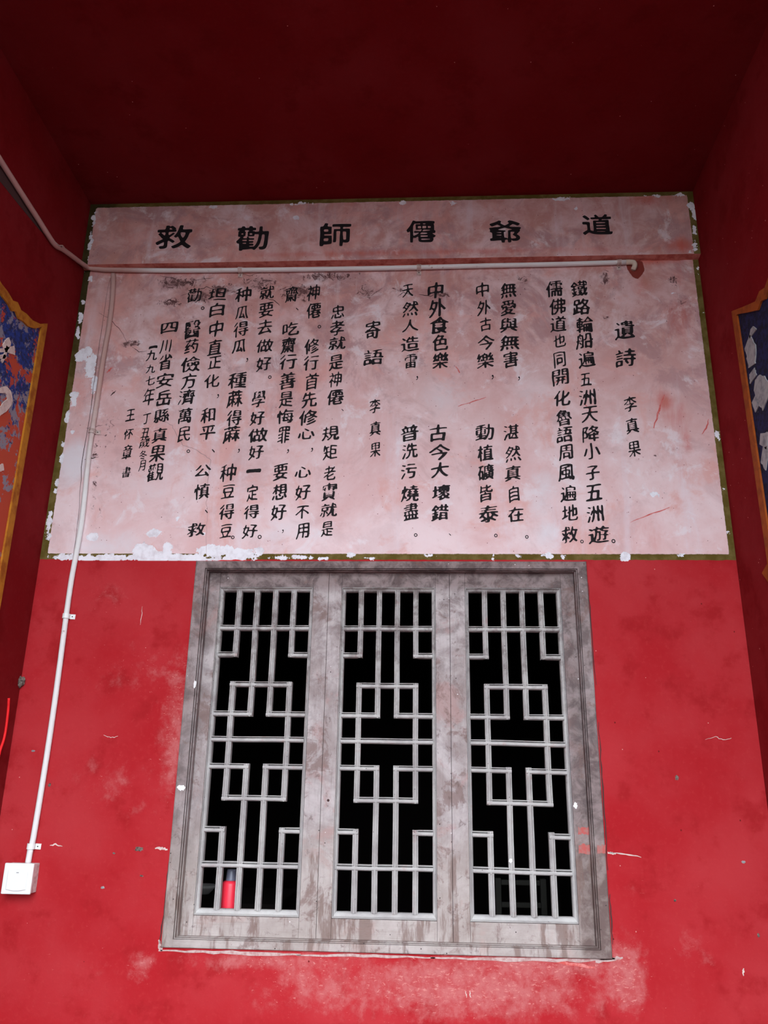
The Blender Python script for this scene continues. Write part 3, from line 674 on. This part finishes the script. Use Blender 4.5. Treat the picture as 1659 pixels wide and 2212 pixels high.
def fill_field(gx, gy, S):
    """marching squares; full cells are merged along each row"""
    N = len(gx); I = S > 0; vs_ = []; fs = []
    for j in range(N - 1):
        i = 0
        while i < N - 1:
            k = (I[j, i], I[j, i + 1], I[j + 1, i + 1], I[j + 1, i])
            if all(k):
                i2 = i
                while i2 < N - 1 and I[j, i2 + 1] and I[j + 1, i2 + 1]: i2 += 1
                b = len(vs_); vs_ += [(gx[i], gy[j]), (gx[i2], gy[j]), (gx[i2], gy[j + 1]), (gx[i], gy[j + 1])]; fs.append((b, b + 1, b + 2, b + 3)); i = i2; continue
            if any(k):
                cs = [(gx[i], gy[j], S[j, i]), (gx[i + 1], gy[j], S[j, i + 1]), (gx[i + 1], gy[j + 1], S[j + 1, i + 1]), (gx[i], gy[j + 1], S[j + 1, i])]
                poly = []
                for a in range(4):
                    p, q = cs[a], cs[(a + 1) % 4]
                    if p[2] > 0: poly.append(p[:2])
                    if (p[2] > 0) != (q[2] > 0):
                        t = p[2] / (p[2] - q[2]); poly.append((p[0] + (q[0] - p[0]) * t, p[1] + (q[1] - p[1]) * t))
                if len(poly) > 2: b = len(vs_); vs_ += poly; fs.append(tuple(range(b, b + len(poly))))
            i += 1
    return vs_, fs
def gblur(M, r):
    k = np.exp(-0.5 * (np.arange(-int(3 * r) - 1, int(3 * r) + 2) / r) ** 2); k /= k.sum(); n = len(k) // 2
    P1 = np.pad(M, n, 'edge'); P1 = sum(k[i] * P1[:, i:i + M.shape[1]] for i in range(len(k))); return sum(k[i] * P1[i:i + M.shape[0]] for i in range(len(k)))
def glyph_shape(ch, seed, style, heavy):
    gx, gy, S0, ctr, ext, small = glyph_field(ch)
    X, Y_ = np.meshgrid(gx, gy); U = (X - ctr[0]) / ext[0]; V_ = (Y_ - ctr[1]) / ext[1]
    if small: return gx, gy, S0 + 0.012 * (ch == '。'), ctr, ext, small
    run = style == 'run'
    am = 0.055 if run else 0.02
    wx = vnoise(U * 2.2 + 9, V_ * 2.2, seed + 3) * am + vnoise(U * 5, V_ * 5, seed + 5) * am * 0.22
    wy = vnoise(U * 2.2, V_ * 2.2 + 5, seed + 7) * am + vnoise(U * 5, V_ * 5, seed + 8) * am * 0.22
    sl, cv = (0.15, 0.16) if run else (0.0, 0.0)
    SX_ = ctr[0] + ext[0] * (U + wx - 0.05 * V_ * run + 0.10 * (V_ ** 2 - 0.1) * U * run)
    SY_ = ctr[1] + ext[1] * (V_ + wy - sl * U + cv * U * U - cv * .08)
    S = sample(gx, gy, S0, SX_, SY_)
    cell = gx[1] - gx[0]; celly = gy[1] - gy[0]
    M = np.clip(0.5 + S / 0.01, 0, 1)
    loc = gblur(M, 0.050 / max(cell, celly)); wide = gblur(M, 0.13 / max(cell, celly))
    gyy, gxx = np.gradient(gblur(S, 1.0), gy, gx); g = np.hypot(gxx, gyy) + 1e-6; ny2 = gblur((gyy / g) ** 2, 1.6); nx2 = 1 - ny2
    tn = vnoise(U * 4.0 + 3, V_ * 4.0, seed) + 0.35 * vnoise(U * 9, V_ * 9, seed + 1)
    # strokes swell where they meet and thin out towards free tips
    tip = np.clip(loc - 0.40, -0.25, 0.22)
    if run: off = 0.010 + heavy * (0.020 * nx2 - 0.006 * ny2) + 0.008 * (heavy - 1) + 0.042 * tn + 0.15 * tip + 0.018 * U - 0.016 * V_
    else: off = 0.012 * nx2 + 0.026 * ny2 + 0.020 * tn + 0.05 * tip + 0.03 * np.abs(U)
    if run and heavy < 0.65: off = off - 0.002
    off = off - np.clip(wide - 0.36, 0, 1) * 0.16            # crowded places are written finer
    S = gblur(S + off, 0.75); S[0] = S[-1] = -0.01; S[:, 0] = S[:, -1] = -0.01
    return gx, gy, S, ctr, ext, small
def glyph(ch, cx_, cy_, w, h, parent, Y, seed, style='run', rot=0.0, heavy=1.0):
    gx, gy, S, ctr, ext, small = glyph_shape(ch, seed, style, heavy)
    vs_, fs = fill_field(gx, gy, S)
    c = px(cx_, cy_, Y); W_ = (px(cx_ + w / 2, cy_, Y) - px(cx_ - w / 2, cy_, Y)).length; H_ = (px(cx_, cy_ - h / 2, Y) - px(cx_, cy_ + h / 2, Y)).length
    A_ = np.array(vs_); A_ = (A_ - ctr) / ext * np.array([W_, H_]); cr, sr = math.cos(rot), math.sin(rot); n = len(A_)
    nv = np.stack([A_[:, 0] * cr - A_[:, 1] * sr, np.zeros(n), A_[:, 0] * sr + A_[:, 1] * cr], 1)
    me = bpy.data.meshes.new('character'); me.from_pydata(nv.tolist(), [], fs); me.update(); me.materials.append(M_INK)
    o = bpy.data.objects.new('character' if not small else 'punctuation_mark', me); link(o); o.parent = parent; o.location = (c.x, Y - 0.0012, c.z)
    return o
TITLE = [('道',1290,485,62,42),('爺',1091,500,66,46),('僊',909,500,62,46),('師',725,507,64,48),('勸',545,515,66,50),('救',376,512,74,48)]
for i, (ch, x, y, w, h) in enumerate(TITLE): glyph(ch, x, y, w, h, band, -BAND, i + 1, 'seal', 0.0, 1.5)
TEXT = [
 (0, 44, 38, '遺1349,713 詩1351,773'), (0, 28, 32, '李1361,873 真1365,920 果1370,970'),
 (0, 36, 34, '鐵1251,624 路1256,663 輪1263,701 船1262,736 遍1267,776 五1265,820,24,26 洲1268,858 天1274,895 降1277,937 小1278,975 子1280,1022,30,30 五1283,1064 洲1285,1110 遊1293,1155,46,36 。1325,1169,8,8'),
 (0, 35, 34, '儒1197,624 佛1204,662 道1206,700 也1208,736,28,28 同1209,777,26,32 開1211,815 化1214,860 魯1218,902 語1219,938 周1222,977,30,32 風1223,1021 遍1228,1066 地1231,1108 救1230,1155 。1257,1170,7,7'),
 (0, 34, 32, '無1098,627 愛1098,665 與1099,702,38,30 無1101,740,42,32 害1103,776,32,34 ，1121,818,8,9 湛1104,933 然1108,980 真1108,1022 自1110,1066,22,34 在1114,1111 。1138,1160,7,7'),
 (0, 33, 34, '中1042,626,26,32 外1045,665,28,32 古1049,701,26,28 今1050,740,38,32 樂1048,779,38,32 ，1064,815,9,10 動1047,934,38,34 植1048,978 礦1050,1020 皆1050,1065,28,34 泰1055,1110,44,36 。1071,1157,7,7'),
 (0, 38, 36, '中941,628,32,36 外944,666,36,38 食949,703,42,36 色951,740,32,34 樂951,779,34,34 古946,935,38,36 今949,977,44,36 大950,1015,36,32 壞953,1064,38,32 錯950,1107,36,34 ．972,1155,5,5'),
 (0, 34, 32, '天881,628,24,26 然886,667 人886,703,36,26 造886,743,38,32 雷887,781,26,30 ，901,817,8,9 普884,936,38,34 洗885,974 污883,1018 燒885,1066,38,34 盡888,1105,32,36 。898,1156,7,7'),
 (0, 34, 36, '寄805,713,32,38 語807,772,42,34'), (0, 24, 30, '李810,877 真811,926 果811,972'),
 (0, 31, 32, '忠730,674,28,28 孝728,709 就729,742,36,28 是726,783 神724,820,26,32 僊724,858,36,32 ．740,886,5,5 規714,936,36,30 矩713,977 老712,1022,26,30 實711,1062,32,38 就710,1102,36,30 是707,1143,26,32'),
 (0, 32, 33, '神677,632,26,34 僊678,671 。690,706,7,7 修674,748 行672,784,34,32 首674,824,28,36 先668,863 修666,902,38,32 心662,937,36,24 ，674,972,8,9 心655,1020,34,24 好654,1063 不653,1107,28,28 用654,1147,28,32'),
 (0, 32, 34, '齋630,636,28,34 ．642,668,6,6 吃628,710,34,28 齋623,746,32,34 行622,782,38,32 善621,823,36,36 是618,863,30,32 悔616,900,36,30 罪613,940,26,36 ，622,975,8,9 要606,1020 想604,1062 好602,1106 ，611,1148,7,8'),
 (0, 32, 30, '就577,632,30,28 要575,670 去573,706 做572,747,36,28 好570,786 。583,815,7,7 學559,862,28,34 好556,903 做557,940,40,30 好553,977 一548,1017,30,26 定545,1065,24,34 得543,1106 好540,1147 。561,1160,8,8'),
 (0, 32, 33, '种525,636,34,30 瓜523,675,28,28 得520,711 瓜517,748,30,28 ，534,778,8,9 種513,822,38,34 蔴508,862,34,36 得506,903 蔴501,938,36,34 ，516,974,8,9 种493,1021,34,38 豆493,1062,28,28 得490,1105 豆488,1147,26,28 。503,1161,7,7'),
 (0, 31, 32, '坦470,636,38,26 白469,669,30,28 中467,711,28,36 直464,750,30,32 正464,783,28,26 化458,823,32,28 ，471,856,8,9 和449,897 平448,935,32,30 、461,974,7,8 公438,1017,34,26 慎436,1062,32,34 、446,1105,7,8 救424,1144,38,28'),
 (0, 33, 34, '勸420,638,30,30 。438,666,7,7 醫416,712,36,38 药414,748,28,30 儉412,787,40,32 方408,823,32,32 濟403,858,36,32 萬400,898,28,32 民398,938,26,32 。407,975,7,7'),
 (0, 30, 33, '四366,708,34,22 川358,748,22,28 省357,782,28,34 安356,822,36,30 岳354,860,34,32 縣349,898,32,28 真345,940,32,30 果340,980,34,34 觀336,1020,36,38'),
 (0, 22, 24, '一331,750,18,18 九328,768,24,22 九326,797,20,18 七325,822,20,20 年322,857,24,38'),
 (0, 18, 22, '丁317,905 丑314,935,18,20 歲313,955,22,24 冬309,983,16,20 月307,1006,14,22'),
 (0, 19, 23, '王282,897,20,24 怀278,938 章275,977,20,32 書273,1020'),
]
seed = 100
import re
for st, w, h, s_ in TEXT:
    for m in re.findall(r'(\S)(\d+),(\d+)(?:,(\d+),(\d+))?', s_):
        ch, x, y = m[0], int(m[1]), int(m[2]); ww = int(m[3]) if m[3] else w; hh = int(m[4]) if m[4] else h
        seed += 1; r = random.Random(seed)
        hv = 1.0 if ww >= 30 else 0.8
        if 925 < x < 975: hv = 1.9
        if ch == '．': ch = '、'
        if ch in '醫實魯觀歲勸書鐵': hv = 0.6     # the most crowded forms are written with a finer brush
        glyph(ch, x, y, ww, hh, wall_back, 0.0, seed, 'run', r.uniform(-0.03, 0.05), hv)
bpy.data.objects.remove(_fo)

# ------------------------------------------------------------------ plaques on the side walls
def side_prism(name, poly, X, th, mat, parent, sgn):
    """poly of (y,z) on plane X, thickness th along sgn"""
    n = len(poly); vs_ = [(X, a, b) for a, b in poly] + [(X + sgn * th, a, b) for a, b in poly]
    fs = [tuple(range(n)), tuple(range(2 * n - 1, n - 1, -1))] + [(i, (i + 1) % n, n + (i + 1) % n, n + i) for i in range(n)]
    o = mesh_obj(name, vs_, fs, mat, parent)
    bm = bmesh.new(); bm.from_mesh(o.data); bmesh.ops.recalc_face_normals(bm, faces=bm.faces); bmesh.ops.triangulate(bm, faces=[f for f in bm.faces if len(f.verts) > 4]); bm.to_mesh(o.data); bm.free()
    return o
def sp(pts, X): return [(pside(a, b, X).y, pside(a, b, X).z) for a, b in pts]
def sp(pts, X): return [(pside(a, b, X).y, pside(a, b, X).z) for a, b in pts]
def plaque(X, sgn, y_near, width, z0, ztop, label, field, border, bw, flip_pts):
    root = empty('wall_plaque', (X, y_near - width / 2, z0)); tag(root, label, 'plaque')
    ya, yb = y_near, y_near - width       # ya nearest the corner
    mid = (ya + yb) / 2
    tp_ = sp(flip_pts, X)                     # top edge as seen, from the corner side to mid-width, then mirrored
    def outline(ins):
        def ins_pt(y, z): return (y - ins * max(-1, min(1, (y - mid) / (width / 2 - 0.01))), z - ins)
        zb = z0 + ins; half = [p for p in tp_ if p[0] > mid]
        top = [ins_pt(*p) for p in half] + [(mid, half[-1][1] + .012 - ins)]
        top = top + [(2 * mid - y, z) for y, z in reversed(top[:-1])]
        return top + [(yb + ins, zb), (ya - ins, zb)]
    o_, i_ = outline(0), outline(bw)
    f = side_prism('field', i_, X, 0.006, field, root, sgn)
    n = len(o_); vs_ = []; fs = []
    for x in (X, X + sgn * 0.012):
        vs_ += [(x, a, b) for a, b in o_] + [(x, a, b) for a, b in i_]
    for i in range(n):
        j = (i + 1) % n
        fs += [(2 * n + i, 2 * n + j, 3 * n + j, 3 * n + i), (i, j, 2 * n + j, 2 * n + i), (n + i, n + j, 3 * n + j, 3 * n + i)]
    b = mesh_obj('border', vs_, fs, border, root)
    bm = bmesh.new(); bm.from_mesh(b.data); bmesh.ops.recalc_face_normals(bm, faces=bm.faces); bm.to_mesh(b.data); bm.free()
    return root
pl = plaque(XL, 1, -0.222, 0.40, 1.75, 2.985, 'flaked blue plaque with ochre border and pale brush strokes on left wall', M_PLL, M_GOLD, 0.034, [(96, 699), (80, 700), (63, 692), (50, 678), (38, 670), (20, 671), (0, 681)])
pr = plaque(XR, -1, -0.262, 0.40, 1.60, 2.965, 'dark blue plaque with orange border and grey flaked strokes on right wall', M_PLR, M_GOLDR, 0.034, [(1588, 673), (1591, 671), (1610, 664), (1640, 651), (1662, 638)])
def stroke(root, X, sgn, pts, ws, mat, nm='brush_stroke'):
    Q = smooth_path([(X, *q) for q in sp(pts, X)], 5); n = len(Q); vs_ = []; fs = []
    r = random.Random(len(pts) * 7 + int(pts[0][0] * 3 + pts[0][1]))
    base = np.interp(np.linspace(0, 1, n), np.linspace(0, 1, len(ws)), ws)
    for i, q in enumerate(Q):
        t = (Q[min(i + 1, n - 1)] - Q[max(i - 1, 0)]).normalized(); nn = Vector((0, -t.z, t.y)); w = base[i] * r.uniform(.88, 1.1) / 2
        for x in (X + sgn * 0.006, X + sgn * 0.009): vs_ += [(x, q.y + nn.y * w, q.z + nn.z * w), (x, q.y - nn.y * w, q.z - nn.z * w)]
    for i in range(n - 1):
        a = 4 * i; b = a + 4
        fs += [(a + 2, a + 3, b + 3, b + 2), (a, a + 2, b + 2, b), (a + 1, a + 3, b + 3, b + 1)]
    fs += [(0, 1, 3, 2), (4 * n - 4, 4 * n - 3, 4 * n - 1, 4 * n - 2)]
    o = mesh_obj(nm, vs_, fs, mat, root); return o
for pts, ws in [([(16,735),(10,744),(3,752)], [.02,.03,.02]), ([(-6,757),(12,756),(26,757)], [.01,.016,.03]), ([(10,748),(6,765),(-2,782)], [.012,.014,.01]), ([(-8,772),(2,770),(8,772)], [.01,.014,.01]),
                ([(-10,846),(6,842),(14,852),(16,866),(6,878),(-8,892)], [.012,.022,.03,.03,.03,.02]), ([(-6,1012),(2,1008)], [.02,.02])]:
    stroke(pl, XL, 1, pts, ws, M_PALE)
for pts, ws in [([(1630,708),(1632,722)], [.02,.06]), ([(1620,738),(1628,760),(1630,790)], [.05,.07,.05]), ([(1630,802),(1633,820)], [.04,.05]), ([(1636,832),(1650,840),(1662,866)], [.03,.09,.07]),
                ([(1634,862),(1641,884)], [.03,.03]), ([(1648,948),(1664,952)], [.03,.05]), ([(1652,982),(1664,990)], [.05,.07])]:
    stroke(pr, XR, -1, pts, ws, M_GREYP)
def dark_smudge():
    pass
# orange bracket corner lower on the right wall
rb = side_prism('painted_scroll', sp([(1650,1238),(1660,1220),(1672,1214),(1690,1240),(1690,1270),(1664,1258)], XR), XR, 0.006, M_GOLDR, None, -1)
tag(rb, 'orange painted scroll tip on the right wall below the blue plaque', 'ornament')

so_ = side_prism('pipe_shade', sp([(-12,372),(0,392),(40,442),(85,497),(96,506),(118,532),(100,506),(75,466),(36,405),(-12,328)], XL), XL, 0.0008, M_CRACK, wl, 1)  # dark strip painted in as the shade under the pipe
# ------------------------------------------------------------------ conduits
RC = 0.0088
def clip(root, p, ax, up=True, tab=1):
    """saddle clip around a pipe at p; ax = pipe axis, tab = side of the ear"""
    ax = Vector(ax).normalized(); wall_n = Vector((0, -1, 0)); side = ax.cross(wall_n).normalized() * tab
    vs_ = []; fs = []; hw = 0.008
    path = []
    for k in range(0, 9):
        an = math.pi * k / 8; path.append(side * (-math.cos(an)) * (RC + .0022) + wall_n * math.sin(an) * (RC + .0022))
    path.append(side * (RC + .0022) - wall_n * (RC * .8)); path.append(side * (RC + .016) - wall_n * (RC * .8)); path.append(side * (RC + .018) - wall_n * (RC))
    for q in path: vs_ += [p + q + ax * hw, p + q - ax * hw]
    for i in range(len(path) - 1): fs.append((2 * i, 2 * i + 1, 2 * i + 3, 2 * i + 2))
    o = mesh_obj('clip', vs_, fs, M_CLIP, root)
    so = o.modifiers.new('thick', 'SOLIDIFY'); so.thickness = 0.0016; so.offset = 0
    sc = p + side * (RC + .009) - wall_n * (RC * .72)
    bm = bmesh.new(); bmesh.ops.create_cone(bm, cap_ends=True, segments=8, radius1=.0024, radius2=.0018, depth=.003, matrix=Matrix.Translation(sc) @ Matrix.Rotation(math.pi / 2, 4, 'X'))
    s2 = bm_obj('screw', bm, M_SCREW); s2.parent = o
    return o
# level run: from the left wall, round the corner, along under the band to the hole
yC = -RC - 0.001
drop_x = -1.196
A = []
for (x, y) in [(-14,322),(0,345),(40,408),(80,470),(104,508),(120,530)]:
    q = pside(x, y, XL + RC + .002); A.append(q)
A += [Vector((XL + 0.012, -0.11, 3.292)), Vector((XL + 0.018, -0.05, 3.288)), Vector((XL + 0.05, -0.018, 3.300))]
A[5:6] = [A[5]]
B = [px(200, 580, yC), px(212, 581, yC), px(240, 583, yC), px(380, 584.5, yC), px(520, 583.5, yC), px(700, 581.5, yC), px(870, 578.5, yC), px(1050, 574, yC), px(1200, 571, yC), px(1352, 566.5, yC)]
top = empty('cable_conduit', (B[0].x, 0, B[0].z)); tag(top, 'level cable conduit running along under the title band and onto the left wall', 'conduit')
A2 = A[:6] + [pside(a, b, XL + RC + .002) for a, b in ((136, 539), (150, 549), (162, 558), (171, 565))] + [px(189, 577, -0.018)]
tube('pipe', smooth_path(A2 + B, 6), RC, M_COND, top)
el = [px(1352, 566.5, yC), px(1362, 566.3, yC), px(1369, 567.5, yC), px(1371.5, 573, yC), px(1369.5, 579, yC + .003), px(1367, 583, yC + .02)]
tube('elbow', smooth_path(el, 5), RC * 1.08, mat_flat('elbow_cream', (0.66, 0.55, 0.45), .5), top)
clip(top, px(519, 583.5, yC), (1, 0, 0), tab=1); clip(top, px(1337, 567, yC), (1, 0, 0), tab=1); clip(top, px(905, 578, yC), (1, 0, 0), tab=1)
q = pside(120, 530, XL + RC + .002)
cq = clip(top, Vector((q.x, q.y, q.z)), (0, 1, 0.02), tab=1)
D = [(245,592),(243,640),(236,700),(223,775),(212,850),(206,890),(199,932),(191,990),(184,1060),(176,1130),(164,1200),(154,1255),(143,1331),(122,1490),(100,1640),(72,1810),(67,1828),(60,1868)]
Dp = [px(x, y, yC) for x, y in D]
drop = empty('cable_conduit', (Dp[0].x, 0, Dp[-1].z)); tag(drop, 'upright white cable conduit dropping down to the light switch', 'conduit')
tube('pipe', smooth_path(Dp, 3), RC, M_COND, drop, radii=None)
for (x, y) in ((199, 932), (143, 1331), (67, 1828)):
    c_ = clip(drop, px(x, y, yC), (Dp[-1] - Dp[-4]), tab=-1)
    if y > 1000: c_.data.materials.clear(); c_.data.materials.append(M_WHITE)

# ------------------------------------------------------------------ light switch
SX0, SX1, SZ0, SZ1, SD = -1.246, -1.158, 1.180, 1.264, 0.045
sw = empty('light_switch', ((SX0 + SX1) / 2, 0, SZ0)); tag(sw, 'white surface-mounted light switch at the foot of the upright conduit', 'switch')
box('back_box', SX0 + .002, SX1 - .002, -SD + .009, -0.0005, SZ0 + .002, SZ1 - .002, M_SIDEW, sw, 0.002)
box('face_plate', SX0, SX1, -SD, -SD + .0085, SZ0, SZ1, M_WHITE, sw, 0.003)
def rocker():
    x0, x1, z0, z1 = SX0 + .014, SX1 - .014, SZ0 + .013, SZ1 - .018; n = 10; pts = []
    for i in range(n + 1): t = i / n; pts.append((x0 + (x1 - x0) * t, z0 - .004 * math.sin(math.pi * t)))
    for i in range(n + 1): t = i / n; pts.append((x1 + (x0 - x1) * t, z1 + .003 * math.sin(math.pi * t)))
    m = len(pts); cx_ = (x0 + x1) / 2; cz_ = (z0 + z1) / 2
    vs_ = [(a, -SD + .002, b) for a, b in pts] + [(a, -SD - .0022, b) for a, b in pts] + [(cx_ + (a - cx_) * .96, -SD - .0032, cz_ + (b - cz_) * .96) for a, b in pts]
    fs = []
    for r_ in (0, m):
        for i in range(m): fs.append((r_ + i, r_ + (i + 1) % m, r_ + m + (i + 1) % m, r_ + m + i))
    fs.append(tuple(2 * m + i for i in range(m)))
    o = mesh_obj('rocker', vs_, fs, M_WHITE, sw)
    bm = bmesh.new(); bm.from_mesh(o.data); bmesh.ops.recalc_face_normals(bm, faces=bm.faces); bm.to_mesh(o.data); bm.free()
    ind = box('indicator', cx_ - .0035, cx_ + .0035, -SD - .0040, -SD - .0030, z1 - .0085, z1 - .0065, M_SLIT, None); ind.parent = o; ind.matrix_parent_inverse = Matrix()
    ind.parent = o
rocker()

# ------------------------------------------------------------------ things behind the lattice
bx, by_, bz = -0.6025, 0.115, HZ0
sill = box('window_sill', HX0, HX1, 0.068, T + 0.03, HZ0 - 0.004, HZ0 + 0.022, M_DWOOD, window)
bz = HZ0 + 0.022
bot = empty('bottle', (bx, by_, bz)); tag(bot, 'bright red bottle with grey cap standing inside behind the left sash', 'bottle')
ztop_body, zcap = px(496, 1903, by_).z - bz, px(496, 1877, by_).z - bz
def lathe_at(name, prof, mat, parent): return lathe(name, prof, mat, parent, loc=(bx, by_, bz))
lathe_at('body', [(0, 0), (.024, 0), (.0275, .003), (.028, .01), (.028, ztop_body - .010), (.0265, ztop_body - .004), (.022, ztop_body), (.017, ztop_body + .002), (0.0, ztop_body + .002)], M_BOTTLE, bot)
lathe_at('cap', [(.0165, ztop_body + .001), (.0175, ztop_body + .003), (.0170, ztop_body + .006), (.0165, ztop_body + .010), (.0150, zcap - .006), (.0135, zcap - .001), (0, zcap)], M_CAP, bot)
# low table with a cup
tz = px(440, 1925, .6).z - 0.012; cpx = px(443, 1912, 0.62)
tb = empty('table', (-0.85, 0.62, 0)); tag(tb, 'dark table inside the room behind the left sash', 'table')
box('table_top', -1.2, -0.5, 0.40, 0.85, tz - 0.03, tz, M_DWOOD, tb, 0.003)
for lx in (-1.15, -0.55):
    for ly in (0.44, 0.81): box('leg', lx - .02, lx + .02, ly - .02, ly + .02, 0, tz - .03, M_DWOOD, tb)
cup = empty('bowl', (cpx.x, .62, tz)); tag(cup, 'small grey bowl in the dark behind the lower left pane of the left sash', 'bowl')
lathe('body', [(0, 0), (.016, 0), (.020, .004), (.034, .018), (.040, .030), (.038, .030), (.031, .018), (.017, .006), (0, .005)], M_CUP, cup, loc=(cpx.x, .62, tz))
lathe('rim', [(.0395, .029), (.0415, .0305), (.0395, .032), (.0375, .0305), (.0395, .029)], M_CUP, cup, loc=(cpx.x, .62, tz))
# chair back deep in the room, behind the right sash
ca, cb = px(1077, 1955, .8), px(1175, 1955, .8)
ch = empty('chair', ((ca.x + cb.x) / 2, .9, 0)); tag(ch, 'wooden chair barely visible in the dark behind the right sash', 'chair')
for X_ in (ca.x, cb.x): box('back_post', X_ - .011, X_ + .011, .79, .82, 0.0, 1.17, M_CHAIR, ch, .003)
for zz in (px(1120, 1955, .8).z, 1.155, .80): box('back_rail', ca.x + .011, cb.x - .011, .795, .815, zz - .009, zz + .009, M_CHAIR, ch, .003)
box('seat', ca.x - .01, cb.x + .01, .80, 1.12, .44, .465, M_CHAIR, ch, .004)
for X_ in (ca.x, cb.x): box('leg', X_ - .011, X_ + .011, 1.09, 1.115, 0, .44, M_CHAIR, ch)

# ------------------------------------------------------------------ small things near the left corner
rq = [pside(19, 1508, XL + .004), pside(17, 1540, XL + .004), pside(10, 1590, XL + .004), pside(0, 1622, XL + .004), pside(-6, 1650, XL + .004)]
rib = tube('ribbon', smooth_path(rq, 5), .004, M_RIB, None, seg=8, radii=None)
tag(rib, 'bright red ribbon hanging on the left wall near the corner', 'ribbon')
def clump():
    c_ = px(43, 1472, -.012); bm = bmesh.new(); r = random.Random(3)
    bmesh.ops.create_icosphere(bm, subdivisions=3, radius=.014)
    for v in bm.verts:
        n_ = math.sin(v.co.x * 420 + 1) * math.sin(v.co.z * 380) * .22 + r.uniform(-.16, .16); v.co *= 1 + n_; v.co.z *= 1.25; v.co.y *= .75; v.co += c_ + Vector((0, .004, 0))
    return bm_obj('mud_nest', bm, M_MUD)
tag(clump(), 'small grey-brown mud nest stuck in the left corner beside the conduit', 'nest')
